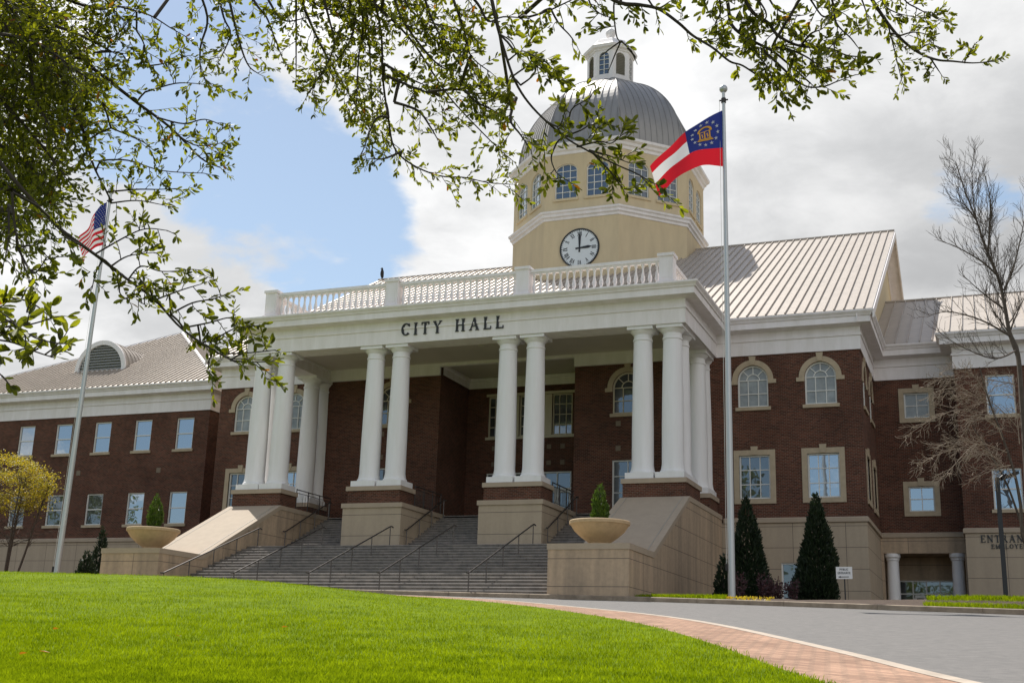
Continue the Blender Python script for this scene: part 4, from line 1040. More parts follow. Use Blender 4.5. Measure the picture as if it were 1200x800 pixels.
# ------------------------------------------------------------------ foliage helpers
def leaf_faces(mb, p, d, nrm, ln, wd):
    """a pointed oval leaf folded a little along its midrib"""
    d = d.normalized(); s = d.cross(nrm)
    if s.length < 1e-4: s = d.orthogonal()
    s.normalize(); n = s.cross(d); b = p
    q = [b]+[b+d*ln*t+s*wd*w*k+n*wd*h for k, L3 in ((1, ((.2, .34, .08), (.55, .5, .14), (.86, .36, .08))), (0, ((1., 0, -.03),)), (-1, ((.86, .36, .08), (.55, .5, .14), (.2, .34, .08)))) for t, w, h in L3]
    o = len(mb.v); mb.v += [tuple(x) for x in q]
    mb.f += [[o, o+1, o+2, o+3, o+4], [o, o+4, o+5, o+6, o+7]]; mb.m += [0, 0]
def rv(r, s=1.): return Vector((r.gauss(0, s), r.gauss(0, s), r.gauss(0, s)))
def spline(P, n=5): return [Vector(p) for p in interp(P, n)]

def needle_cone(name_crown, mb, base, h, r, count, R, seed, lf, flare=.0, prof=None):
    """cone of upward pointing sprays filling a conifer's outline"""
    rr = random.Random(seed)
    lumps = [(rr.uniform(0, 2*pi), rr.uniform(.05, .9), rr.uniform(.75, 1.18)) for _ in range(26)]
    for i in range(count):
        t = 1-sqrt(rr.random()); t = min(.995, t*1.02); a = rr.uniform(0, 2*pi)
        w = prof(t) if prof else (1-t)**.8
        k = 1.
        for la, lt, ls in lumps:
            da = abs((a-la+pi) % (2*pi)-pi)
            if da < .7 and abs(t-lt) < .13: k = max(k, ls) if ls > 1 else min(k, ls)
        rad = r*w*k*sqrt(rr.uniform(.42, 1.0))
        p = Vector(base)+Vector((cos(a)*rad, sin(a)*rad, t*h+.02))
        d = Vector((cos(a)*.55, sin(a)*.55, rr.uniform(.5, 1.5)))+rv(rr, .28)
        L_ = R*rr.uniform(.6, 1.3)
        leaf_faces(mb, p, d, rv(rr), L_, L_*lf)

# ------------------------------------------------------------------ planters on the end walls
def planter(x, y, label, plabel, ph, seed):
    z = 4.552
    t = thing('planter', label, 'planter', (x, y, z), 'stone bowl planters')
    mb = MB(); mb.lathe((x, y, z), [(.44, 0), (.44, .10), (.40, .16), (.44, .20), (.70, .38), (.95, .60), (1.08, .80), (1.11, .84)], 40, cap=False); mb.build('bowl', 'planter_stone', t, smooth=35)
    mb = MB(); mb.lathe((x, y, z), [(1.11, .84), (1.155, .86), (1.16, .97), (1.13, 1.0), (1.0, 1.0), (.97, .93)], 40, cap=False); mb.build('rim', 'planter_stone', t, smooth=35)
    mb = MB(); mb.lathe((x, y, z), [(.97, .90), (.1, .95)], 24, cap=True); mb.build('soil', 'soil', t)
    s = thing('planter_shrub', plabel, 'shrub', (x, y, z+.94))
    mb = MB(); mb.tube([(x, y, z+.9), (x, y, z+.94+ph*.8)], [.03, .012], 6); mb.build('stem', 'bark', s)
    mb = MB(); needle_cone('c', mb, (x, y, z+.95), ph, .34, 2200, .11, seed, .30, prof=lambda t: min(1, .75+t*1.6)*(1-max(0, (t-.25)/.75)**1.6)*.95+.03)
    mb.build('foliage', 'bright_conifer', s)
    g_ = MB(); rr = random.Random(seed+5)
    for i in range(160):
        a = rr.uniform(0, 2*pi); q = sqrt(rr.random())*.92; leaf_faces(g_, Vector((x+q*cos(a), y+q*sin(a), z+.95)), Vector((cos(a)*.4, sin(a)*.4, .9))+rv(rr, .3), rv(rr), .09, .04)
    g_.build('ground_leaves', 'bright_conifer', s)
planter(-13.83, 44.35, 'tan stone bowl planter standing on the right end wall of the stairs', 'small bright green cone shrub in the right stone bowl', 1.42, 3)
planter(-34.5, 44.6, 'tan stone bowl planter standing on the left end wall of the stairs', 'small bright green cone shrub in the left stone bowl', 1.55, 9)

# ------------------------------------------------------------------ flagpoles and flags
def flagpole(x, y, z0, z1, label, lean=0.):
    t = thing('flagpole', label, 'flagpole', (x, y, z0))
    xb = x; x = xb+lean
    mb = MB(); mb.tube([(xb, y, z0), (xb+lean*6/(z1-z0), y, z0+6), (x, y, z1-.15)], [.135, .128, .065], 16); mb.build('pole', 'pole_metal', t, smooth=40)
    mb = MB(); mb.lathe((xb, y, z0), [(.30, 0), (.30, .05), (.20, .12), (.15, .16)], 20); mb.build('base_collar', 'pole_metal', t, smooth=40)
    mb = MB(); mb.lathe((x, y, z1), [(.02, -.17)]+[(.17*sin(pi*i/12), -.17*cos(pi*i/12)) for i in range(1, 12)]+[(.02, .17)], 20); mb.build('ball', 'pole_metal', t, smooth=60)
    mb = MB(); mb.tube([(x, y, z1-.62), (x, y, z1-.42)], .10, 10); mb.tube([(x-.18, y, z1-.5), (x+.18, y, z1-.5)], .035, 8); mb.build('truck', 'dark_iron', t)
    mb = MB(); mb.tube([(xb-.17, y-.05, z0+1.3), (x-.16, y-.05, z1-.5)], .008, 4); mb.build('halyard', 'frame_white', t)
    mb = MB(); mb.box(xb-.21, xb-.12, y-.07, y-.03, z0+1.2, z0+1.45); mb.build('cleat', 'dark_iron', t)
    return t
flagpole(-8.97, 45.0, 2.55, 23.1, 'tall silver flagpole rising from the flower bed right of the portico')
flagpole(-39.95, 45.0, 2.5, 22.3, 'tall silver flagpole left of the stairs, its top behind oak leaves', .45)
class Flag:
    """cloth: top and bottom edges droop and swing; grid in (u along the fly, v up the hoist)"""
    def __init__(s, top, bot, wave, swell=0.): s.top = [Vector(p) for p in top]; s.bot = [Vector(p) for p in bot]; s.wave = wave; s.swell = swell
    def _c(s, P, u):
        k = u*(len(P)-1); i = min(int(k), len(P)-2); t = k-i
        p0 = P[max(i-1, 0)]; p1 = P[i]; p2 = P[i+1]; p3 = P[min(i+2, len(P)-1)]
        return .5*((2*p1)+(p2-p0)*t+(2*p0-5*p1+4*p2-p3)*t*t+(3*p1-p0-3*p2+p3)*t**3)
    def p(s, u, v, off=0):
        q = s._c(s.bot, u).lerp(s._c(s.top, u), v+s.swell*u**1.3*v*(1-v))
        q.y += s.wave*u**.6*(sin(7.5*u+2.6*v+.6)+.45*sin(15*u-3*v))
        q.y -= off; return q
    def patch(s, mb, u0, u1, v0, v1, off=0, nu=22, nv=12):
        o = len(mb.v); a = max(1, round(nu*(u1-u0)))+1; b = max(1, round(nv*(v1-v0)))+1
        for i in range(a):
            for j in range(b): mb.v.append(tuple(s.p(u0+(u1-u0)*i/(a-1), v0+(v1-v0)*j/(b-1), off)))
        for i in range(a-1):
            for j in range(b-1): mb.f.append([o+i*b+j, o+(i+1)*b+j, o+(i+1)*b+j+1, o+i*b+j+1]); mb.m.append(0)
    def shape(s, mb, pts, off):
        for q in (off, -off): mb.poly([s.p(u, v, q) for u, v in pts])
    def star(s, mb, cu, cv, r, asp, off, rot=0):
        pts = [(cu+(r if k % 2 == 0 else r*.4)*sin(rot+pi*k/5)/asp, cv+(r if k % 2 == 0 else r*.4)*cos(rot+pi*k/5)) for k in range(10)]
        for q in (off, -off):
            c = s.p(cu, cv, q); P = [s.p(u, v, q) for u, v in pts]; mb.add([c]+P, [(0, 1+k, 1+(k+1) % 10) for k in range(10)])
fx, fy = -9.05, 45.0
fl = Flag([atY(x, y, Y) for x, y, Y in ((846.3, 129.5, 45), (824, 142, 44.5), (801, 156, 44.2), (782, 173, 43.7), (763, 197, 43.2))], [atY(x, y, Y) for x, y, Y in ((847.3, 195, 45), (829, 193, 44.6), (811, 199, 44.1), (790, 212, 43.8), (770, 228, 43.4))], .15, .62)
T = thing('state_flag', 'red and white striped flag with a gold arch on its blue canton', 'flag', (fx, fy, 19.72))
asp = 1.5
mb = MB(); fl.patch(mb, 0, 1, 0, 1/3); fl.patch(mb, .48, 1, 2/3, 1); mb.build('red_stripes', 'flag_red', T, smooth=80)
mb = MB(); fl.patch(mb, .48, 1, 1/3, 2/3); mb.build('white_stripe', 'flag_white', T, smooth=80)
mb = MB(); fl.patch(mb, 0, .48, 1/3, 1); mb.build('canton', 'flag_blue', T, smooth=80)
cu, cv = .245, .665
for k in range(13):
    a = pi/2+2*pi*(k+.5)/13
    mb = MB(); fl.star(mb, cu+.245*cos(a)/asp, cv+.245*sin(a), .042, asp, .012); mb.build('star', 'flag_white', T)
mb = MB()
def rc(u0, u1, v0, v1): fl.shape(mb, [(cu+u0/asp, cv+v0), (cu+u1/asp, cv+v0), (cu+u1/asp, cv+v1), (cu+u0/asp, cv+v1)], .014)
for a, b in ((-.15, .15),): rc(a, b, -.15, -.125); rc(a*.85, b*.85, -.120, -.10); rc(a*.9, b*.9, .045, .06)
for x in (-.105, -.012, .082): rc(x, x+.026, -.10, .045)
n = 14
for i in range(n):
    t0, t1 = pi*i/n, pi*(i+1)/n
    fl.shape(mb, [(cu+r*cos(t)/asp, cv+.06+r*.8*sin(t)) for r, t in ((.095, t0), (.135, t0), (.135, t1), (.095, t1))], .014)
for x in (-.055, .045): rc(x-.012, x+.012, -.08, -.03); rc(x-.004, x+.020, -.03, .005)
mb.build('emblem', 'flag_gold', T)
# stars and stripes on the left pole
hx, hy = -39.60, 45.0
f2 = Flag([atY(x, y, Y) for x, y, Y in ((125.5, 237, 45), (117, 243, 44.6), (108, 254, 44.2), (100, 268, 43.7), (94, 281, 43.3))], [atY(x, y, Y) for x, y, Y in ((121, 286, 45), (116, 288, 44.5), (109, 293, 44.1), (101, 300, 43.7), (93, 306, 43.3))], .16)
T = thing('national_flag', 'stars and stripes flag hanging from the left pole behind oak leaves', 'flag', (hx, hy, 19.56))
mr_, mw_ = MB(), MB()
for i in range(13):
    u0 = .4 if i >= 6 else 0
    f2.patch(mr_ if i % 2 == 0 else mw_, u0, 1, i/13, (i+1)/13)
mr_.build('red_stripes', 'flag_red', T, smooth=80); mw_.build('white_stripes', 'flag_white', T, smooth=80)
mb = MB(); f2.patch(mb, 0, .4, 6/13, 1); can = mb.build('canton', 'flag_blue', T, smooth=80)
mb = MB()
for r in range(9):
    for c in range(6 if r % 2 == 0 else 5): f2.star(mb, (.4/12)*(1+2*c+(r % 2)), 6/13+(7/13)/10*(r+1), .021, 1.6, .012)
mb.build('star_field', 'flag_white', can)

# ------------------------------------------------------------------ evergreens and low plants in the bed
def conifer(x, y, z, h, r, label, seed, n, R=.24, mt='conifer_leaf', group=None):
    t = thing('conifer', label, 'tree', (x, y, z), group)
    mb = MB(); mb.tube([(x, y, z-.1), (x, y, z+h*.9)], [.07+h*.008, .01], 8); mb.build('trunk', 'bark', t)
    mb = MB(); needle_cone('c', mb, (x, y, z+.05), h, r, n, R, seed, .30, prof=lambda u: min(1, .72+u*2.2)*(1-max(0, (u-.12)/.88))**.85+.015)
    mb.build('crown', mt, t); return t
conifer(-9.25, 49.6, 2.6, 4.40, .98, 'tall dark green conifer just right of the flagpole', 21, 11000, .16)
conifer(-6.45, 49.6, 2.6, 4.45, .92, 'tall dark green conifer beside the white arrow sign', 22, 13000, .16)
conifer(-10.05, 48.8, 2.6, 2.0, .45, 'small dark conifer squeezed left of the flagpole', 23, 1800, .15)
conifer(atY(119, 640, 49).x, 49., 2.6, atY(119, 620, 49).z-2.6, .62, 'slim dark conifer behind the left end wall', 24, 3000, .17)
conifer(atY(101, 660, 44).x, 44., 2.6, atY(101, 648, 44).z-2.6, .55, 'low dark juniper bush between left flagpole and left end wall', 25, 2200, .15)
def shrub(x, y, z, h, r, label, seed, n=330):
    t = thing('purple_shrub', label, 'shrub', (x, y, z), 'purple leaved shrubs in the bed')
    rr = random.Random(seed); st = MB(); lf = MB()
    for i in range(9):
        a = rr.uniform(0, 2*pi); q = r*rr.uniform(.2, 1); p0 = Vector((x, y, z)); p1 = p0+Vector((cos(a)*q*.6, sin(a)*q*.6, h*.5)); p2 = p0+Vector((cos(a)*q, sin(a)*q, h*rr.uniform(.75, 1.05)))
        st.tube([p0, p1, p2], [.012, .008, .004], 4)
        for k in range(n//9):
            t_ = rr.uniform(.2, 1); b = p0.lerp(p1, t_*2) if t_ < .5 else p1.lerp(p2, t_*2-1); leaf_faces(lf, b+rv(rr, .05), rv(rr)+Vector((cos(a), sin(a), .3)), rv(rr), rr.uniform(.07, .13), .05)
    st.build('stems', 'bark', t); lf.build('foliage', 'purple_leaf', t)
for i, (x, y, h, l) in enumerate([(-8.9, 46.2, 1.15, 'purple leaved shrub at the foot of the flagpole'), (-8.15, 47.0, 1.2, 'purple leaved shrub in front of the tall conifer by the flagpole'), (-7.55, 46.8, 1.0, 'purple leaved shrub in front of the basement window'), (-7.9, 46.3, .8, 'lowest purple shrub behind the yellow flowers'), (-7.2, 47.6, .95, 'purple leaved shrub just left of the tall conifer by the sign')]):
    shrub(x, y, bedz(x, y), h, .38, l, 40+i)
mb = MB(); rr = random.Random(5)
for i in range(260):
    u = rr.random(); x = -10.2+u*3.2; y = 42.75-(x+10.2)*.38+rr.uniform(-.1, .9); z = bedz(x, y)
    leaf_faces(mb, Vector((x, y, z)), Vector((rr.gauss(0, .5), rr.gauss(0, .5), 1)), rv(rr), rr.uniform(.05, .12), .06)
tag(mb.build('yellow_flowers', 'yellow_petal'), 'low strip of yellow flowers along the kerb at the flagpole', 'flowers', kind='stuff')

# ------------------------------------------------------------------ signs and lamp
def small_sign(x, y, z, w, h, hz, label, lines, arrow, tilt=0.):
    t = thing('sign', label, 'sign', (x, y, z))
    f = FR((x, y, z), (cos(tilt), sin(tilt), 0), (sin(tilt), -cos(tilt), 0))
    mb = MB(); f.bar(mb, -.02, .02, -.1, hz+h*.6, .012, .045); mb.build('stake', 'black_paint', t)
    mb = MB(); f.bar(mb, -w/2, w/2, hz, hz+h, -.012, .012); mb.build('panel', 'sign_white', t)
    for s, u0, u1, zz_, hh in lines: mb = MB(); text(mb, f, s, u0, u1, hz+zz_, hh, -.02, -.011, gap=.22); mb.build('lettering', 'letters', t)
    mb = MB()
    if arrow: f.seg(mb, -.14, hz+arrow, .16, hz+arrow, .026, -.02, -.011); mb.prism([f.pt(-.21, hz+arrow, -.02), f.pt(-.12, hz+arrow-.035, -.02), f.pt(-.12, hz+arrow+.035, -.02)], -f.n*.008); mb.build('arrow', 'letters', t)
small_sign(-4.92, 44.6, bedz(-4.92, 44.6), .56, .42, .80, 'white sign on a black stake with a left arrow below two words', [('PUBLIC', -.15, .15, .29, .075), ('ENTRANCE', -.22, .22, .17, .075)], .07, radians(-5))
small_sign(-.45, 50.0, 2.55, .47, .36, .30, 'low white sign board by the wall under the ENTRANCE lettering', [('EMPLOYEES', -.19, .19, .20, .06), ('ENTRANCE', -.17, .17, .10, .06)], 0)
LX, LYy = .30, 44.2; lz = bedz(LX, LYy)
t = thing('lamp_post', 'slim black lamp post with a tilted head in front of the ENTRANCE lettering', 'lamp post', (LX, LYy, lz))
mb = MB(); mb.box(LX-.075, LX+.075, LYy-.075, LYy+.075, lz-.1, 6.80); mb.build('post', 'black_paint', t)
mb = MB(); mb.tube([(LX, LYy, 6.7), (LX+.18, LYy+.05, 6.86), (LX+.30, LYy+.1, 6.93)], .035, 8); mb.build('arm', 'black_paint', t)
mb = MB(); a = Vector((LX+.10, LYy, 6.80)); d = Vector((.80, .25, .34)).normalized(); s_ = Vector((-.3, .95, 0)).normalized(); u_ = d.cross(s_)
mb.hexa([a+s_*.15, a-s_*.15, a-s_*.15+d*.62, a+s_*.15+d*.62], [p+u_*(-.11) for p in (a+s_*.13, a-s_*.13, a-s_*.13+d*.60, a+s_*.13+d*.60)]); mb.build('lamp_head', 'black_paint', t)
mb = MB(); mb.lathe((LX, LYy, lz), [(.2, -.05), (.2, .05), (.13, .07)], 16); mb.build('foot', 'black_paint', t)

# ------------------------------------------------------------------ bird on the ridge of the roof
bx, bz = -42.35, 28.68; by = 79.0
t = thing('bird', 'dark bird perched upright on the left end of the roof ridge', 'bird', (bx, by, bz))
mb = MB(); k_ = 1.0
body = [((-.05, 0, .0), .05), ((-.03, 0, .16), .13), ((0, 0, .42), .23), ((.02, 0, .74), .25), ((.02, 0, 1.0), .20), ((.0, 0, 1.16), .14), ((-.02, 0, 1.30), .15), ((-.05, 0, 1.42), .12), ((-.07, 0, 1.50), .04)]
mb.tube([(bx+p[0], by+p[1], bz+.18+p[2]) for p, _ in body], [r for _, r in body], 12)
mb.tube([(bx-.10, by, bz+1.55), (bx-.24, by-.03, bz+1.53), (bx-.32, by-.04, bz+1.47)], [.05, .03, .008], 6)
for q in (-1, 1): mb.tube([(bx+.02, by+q*.08, bz+.35), (bx, by+q*.09, bz-.02), (bx-.12, by+q*.1, bz-.01)], [.05, .022, .015], 5)
mb.build('body', 'bird_dark', t, smooth=60)
for q in (-1, 1):
    mb = MB(); mb.tube([(bx, by+q*.20, bz+1.18), (bx+.05, by+q*.26, bz+.8), (bx+.09, by+q*.20, bz+.35), (bx+.12, by+q*.08, bz+.12)], [.06, .10, .08, .02], 6); mb.build('wing', 'bird_dark', t, smooth=60)
mb = MB(); mb.hexa([(bx+.04, by-.09, bz+.3), (bx+.04, by+.09, bz+.3), (bx+.1, by+.11, bz-.12), (bx+.1, by-.11, bz-.12)], [(bx+.08, by-.09, bz+.3), (bx+.08, by+.09, bz+.3), (bx+.13, by+.11, bz-.12), (bx+.13, by-.11, bz-.12)]); mb.build('tail', 'bird_dark', t)

for o_ in t.children:
    o_.data.transform(Matrix.Scale(.55, 4))
# ------------------------------------------------------------------ grass
def blades(name, pts, hmin, hmax, w, matn, seed):
    r = np.random.default_rng(seed); P = np.array(pts); n = len(P)
    a = r.uniform(0, 2*pi, n); h = r.uniform(hmin, hmax, n); ln = r.uniform(.1, .7, n)*h; la = r.uniform(0, 2*pi, n)
    wx, wy = np.cos(a)*w/2, np.sin(a)*w/2
    V = np.zeros((n, 4, 3)); 
    V[:, 0] = P+np.stack([wx, wy, 0*h-.01], 1); V[:, 1] = P-np.stack([wx, wy, 0*h+.01], 1)
    mid = P+np.stack([np.cos(la)*ln*.35, np.sin(la)*ln*.35, h*.6], 1)
    V[:, 2] = mid-np.stack([wx, wy, 0*h], 1)*.4
    V[:, 3] = P+np.stack([np.cos(la)*ln, np.sin(la)*ln, h], 1)
    F = np.arange(n*4).reshape(n, 4)
    me = bpy.data.meshes.new(name); me.from_pydata(V.reshape(-1, 3).tolist(), [], F.tolist()); me.materials.append(M[matn])
    o = bpy.data.objects.new(name, me); COL.objects.link(o); return o
r = np.random.default_rng(3)
pts = []
def seen(x, y, z):
    q = Vector((x, y, z)); dd = q.dot(fwd)
    if dd < 2: return False
    return abs(q.dot(R2)/dd) < .56 and abs(q.dot(U2)/dd) < .31
WLr = resample(WL, 400)
for _ in range(900000):
    y = 6.5/(1-r.random()*(1-6.5/41.)); x = r.uniform(-1.35*y-1, .02*y)
    if not seen(x, y, plane(x, y)+.3): continue
    # keep to the lawn side of the path edge
    j = np.searchsorted(WLa[:, 1], y); j = min(max(j, 1), len(WLa)-1)
    a_, b_ = WLa[j-1], WLa[j]; tt = (y-a_[1])/max(1e-6, b_[1]-a_[1]); ex = a_[0]+(b_[0]-a_[0])*tt
    if y > 40.6 or x > ex+r.normal()*.05-.02: continue
    if len(pts) >= 300000: break
    pts.append((x, y, lawnz(x, y)))
g1 = blades('grass', pts, .018, .056, .010, 'grass_blade', 1)
tag(g1, 'short bright green lawn grass sloping up to the stairs', 'grass', kind='stuff')
pts = []
for _ in range(34000):
    x = r.uniform(-2.1, 9.5); y = r.uniform(39.0-x*.36, 48.5)
    if x < -1.2 and y > 43+r.random(): continue
    z = bedz(x, y)
    if y > 38.1 + (-x*.36 if x < 0 else -x*.25): pts.append((x, y, z))
for _ in range(2600):
    x = r.uniform(-12.0, -8.6); y = r.uniform(42.7-(x+12)*.33, 43.6-(x+12)*.33); pts.append((x, y, bedz(x, y)))
tag(blades('bank_grass', pts, .06, .17, .018, 'grass_blade', 2), 'longer bright grass on the bank behind the right hand kerb', 'grass', kind='stuff')
# a few fallen leaves on the lawn
k = 0
for (px, py) in ((62, 744), (330, 741), (58, 773), (22, 775), (210, 752)):
    p = None
    for D_ in np.arange(11, 42, .05):
        q = at(px, py, D_)
        if lawnz(q.x, q.y) >= q.z: p = q; break
    if p is None: continue
    mb = MB(); rr = random.Random(int(px)); leaf_faces(mb, p+Vector((0, 0, .07)), Vector((rr.gauss(0, 1), rr.gauss(0, 1), .1)), Vector((.2, .1, 1)), .11, .06)
    o = mb.build('fallen_leaf', 'oak_leaf_old', loc=p); tag(o, ['brown fallen leaf on the lawn towards the far left', 'brown fallen leaf on the lawn in front of the left handrails', 'brown fallen leaf lowest on the lawn, second from left', 'brown fallen leaf at the left edge of the lawn', 'brown fallen leaf in the lawn below the left planter'][k], 'leaf', 'fallen leaves on the lawn'); k += 1
# ------------------------------------------------------------------ big oak over the viewer's head: its trunk stands left of the frame
OT = thing('oak_tree', 'large evergreen oak whose leafy branches hang across the top and left of the view', 'tree', (-9.5, 3.6, G(-9.5, 3.6)))
rr = random.Random(11)
wood = MB(); lv = MB(); old = MB()
def twig(p, d, ln, nleaf, lsz, w=.0028, droop=.12, curl=.3):
    d = d.normalized(); P = [Vector(p)]; cur = d.copy()
    for i in range(4):
        cur = (cur+rv(rr, .13)+Vector((0, 0, -droop*.25))).normalized(); P.append(P[-1]+cur*ln/4)
    wood.tube(P, [w, w*.85, w*.7, w*.5, w*.3], 4, cap=False)
    for i in range(nleaf):
        t = (i+.4)/nleaf; t = .12+.88*t; k = min(3, int(t*4)); f = t*4-k; b = P[k].lerp(P[k+1], f); ax = (P[k+1]-P[k]).normalized()
        side = ax.cross(rv(rr)).normalized(); ld = (ax*.75+side*rr.uniform(.5, 1.0)).normalized(); s = lsz*rr.uniform(.5, 1.25)
        s *= .84; tgt = old if rr.random() < .012 else lv
        leaf_faces(tgt, b, ld, rv(rr), s, s*rr.uniform(.32, .46))
    for q in range(3):
        side = cur.cross(rv(rr)).normalized(); s = lsz*rr.uniform(.45, .85); leaf_faces(lv, P[-1], cur+side*.5, rv(rr), s, s*.42)
LIMBS = []
def branch(px, d0, d1, r0, r1, every=.055, tl=(.10, .24), nl=(6, 11), lsz=.055, start=.0, bias=(0, 0, 0), sub=.35):
    n = len(px); P = [at(x, y, d0+(d1-d0)*i/(n-1)+rr.uniform(-.08, .08)) for i, (x, y) in enumerate(px)]
    S = spline(P, 5); k = len(S)
    near = min(LIMBS, key=lambda q: (q-S[0]).length) if LIMBS else None
    off = px[0][0] < 0 or px[0][1] < 0
    if near is not None and (off or (near-S[0]).length < .7) and (near-S[0]).length > .02:
        mid = near.lerp(S[0], .5)+Vector((0, 0, .06*(near-S[0]).length)); wood.tube([near, mid, S[0]], [r0*1.15, r0*1.05, r0], 6, cap=False)
    LIMBS.extend(S[::3])
    R_ = [r0+(r1-r0)*i/(k-1) for i in range(k)]; wood.tube(S, R_, 6)
    acc = 0
    for i in range(k-1):
        a, b = S[i], S[i+1]; l = (b-a).length; ax = (b-a).normalized(); acc += l
        while acc > every:
            acc -= every
            if i/(k-1) < start: continue
            t = rr.random(); p = a.lerp(b, t)
            d = ax*rr.uniform(.1, .9)+ax.cross(rv(rr)).normalized()*rr.uniform(.5, 1.1)+Vector(bias)
            L_ = rr.uniform(*tl); twig(p, d, L_, rr.randint(*nl), lsz)
            if rr.random() < sub:
                q = p+d.normalized()*L_*.6; twig(q, d+rv(rr, .5), L_*.7, rr.randint(*nl)-2, lsz)
    e = S[-1]; twig(e, (S[-1]-S[-2]), tl[1]*.4, nl[0], lsz)
    return S
# limbs that carry the branches (mostly outside the frame)
tb = Vector((-9.5, 3.6, G(-9.5, 3.6)))
wood.tube([tb+Vector((0, 0, -.3)), tb+Vector((.02, 0, .25)), tb+Vector((.1, .05, 1.2)), tb+Vector((.3, .15, 2.6)), tb+Vector((.9, .5, 4.2))], [.52, .40, .33, .30, .25], 14)
def limb(P, r0, r1):
    S = spline(P, 6); k = len(S); wood.tube(S, [r0+(r1-r0)*i/(k-1) for i in range(k)], 8); LIMBS.extend(S); return S
fork = tb+Vector((.9, .5, 4.2))
limb([fork, (-8.0, 5.2, 4.9), at(-120, -60, 9.4), at(-40, -40, 9.0)], .20, .04)
limb([fork, (-7.0, 5.6, 6.6), at(150, -160, 9.3), at(330, -110, 9.0), at(440, -60, 8.8)], .20, .012)
limb([at(330, -110, 9.0), at(560, -120, 8.2), at(720, -60, 7.6), at(900, -50, 7.2), at(1010, -50, 7.4), at(1060, -90, 7.8)], .07, .008)
limb([fork, (-8.2, 4.9, 3.6), at(-140, 120, 7.0), at(-20, 165, 6.6)], .08, .011)
limb([(-8.2, 4.9, 3.6), at(-200, 330, 4.6), at(-60, 390, 3.9)], .05, .007)
MAIN = [q for q in LIMBS]+[fork]
# dense mass at the left
branch([(92, 140), (100, 160), (108, 190), (118, 212)], 8.4, 8.2, .012, .006, every=.07, tl=(.08, .22), nl=(5, 9))
B1 = branch([(-40, -40), (33, 7), (50, 37), (67, 73), (83, 113), (95, 145)], 9, 8.4, .04, .014, every=.02, tl=(.18, .42), nl=(8, 13), lsz=.062)
for px, d in (([(-60, -60), (20, 10), (90, 40), (130, 60)], 8.6), ([(-70, 20), (0, 60), (60, 110), (100, 150)], 8.8), ([(-70, 90), (-10, 110), (40, 160), (75, 205)], 8.0), ([(-70, 150), (0, 170), (40, 200), (60, 235)], 8.4), ([(-60, 40), (10, 120), (30, 180), (35, 225)], 9.3), ([(-60, -20), (40, 20), (80, 90), (110, 120)], 9.6), ([(-80, 200), (-20, 205), (20, 225), (45, 245)], 8.2), ([(-70, 60), (-20, 40), (40, 50), (100, 90)], 7.8), ([(-70, 250), (-20, 240), (15, 250), (30, 262)], 7.6), ([(10, -50), (60, -10), (110, 10), (140, 8)], 8.8), ([(-80, 120), (-20, 150), (40, 130), (80, 160)], 8.9), ([(-60, -40), (0, 20), (20, 80), (15, 130)], 8.3), ([(-20, -40), (30, 40), (40, 110), (60, 150)], 7.9), ([(-60, 160), (0, 215), (45, 225), (65, 235)], 8.8)):
    branch(px, d, d-.3, .016, .005, every=.0155, tl=(.16, .36), nl=(8, 13), lsz=.054)
# branches reaching right out of the mass
branch([(40, 20), (75, 55), (115, 85), (160, 120), (200, 150), (235, 185), (257, 196)], 8.6, 8.2, .016, .004, every=.06, start=.1)
for px in ([(140, 8), (175, 18), (200, 33), (216, 42)], [(160, 36), (168, 50), (172, 66)], [(165, 78), (190, 75), (218, 66)], [(170, 108), (205, 98), (230, 98)], [(110, 62), (140, 62), (150, 75)], [(185, 138), (215, 145), (240, 140), (262, 148)], [(200, 152), (228, 170), (258, 168)], [(118, 188), (150, 188), (190, 200), (238, 203)], [(125, 225), (160, 222), (185, 222), (206, 221)], [(130, 150), (165, 165), (175, 172)], [(130, 238), (160, 235), (190, 240)], [(95, 30), (130, 45), (160, 12)], [(120, 120), (140, 140), (150, 142)]):
    branch(px, 8.3, 8.1, .006, .0025, every=.06, tl=(.08, .2), nl=(5, 9))
# the long bare limb that crosses the left flag and ends before the portico
D1 = branch([(-20, 165), (20, 215), (51, 249), (74, 271), (111, 298), (142, 322), (180, 350), (213, 385), (250, 410), (276, 424)], 6.6, 6.0, .011, .004, every=.3, start=.3, lsz=.058)
for px in ([(111, 298), (150, 276), (172, 268), (195, 270)], [(150, 328), (165, 312), (190, 318), (222, 316)], [(160, 335), (185, 338), (205, 335)], [(180, 352), (212, 340), (235, 333)], [(200, 368), (225, 355), (250, 350), (270, 343)], [(215, 384), (245, 378), (270, 372), (288, 378)], [(235, 402), (255, 395), (275, 385), (297, 382)], [(255, 414), (280, 414), (305, 412), (322, 410)], [(250, 412), (244, 425), (246, 437)], [(120, 305), (112, 320), (108, 338)], [(142, 322), (140, 342), (150, 352)], [(90, 285), (75, 275), (70, 265)], [(165, 340), (160, 350), (172, 358)], [(270, 422), (290, 424), (312, 424)], [(130, 312), (150, 300), (180, 296)]):
    branch(px, 6.25, 6.1, .005, .002, every=.055, tl=(.06, .16), nl=(4, 8), lsz=.056)
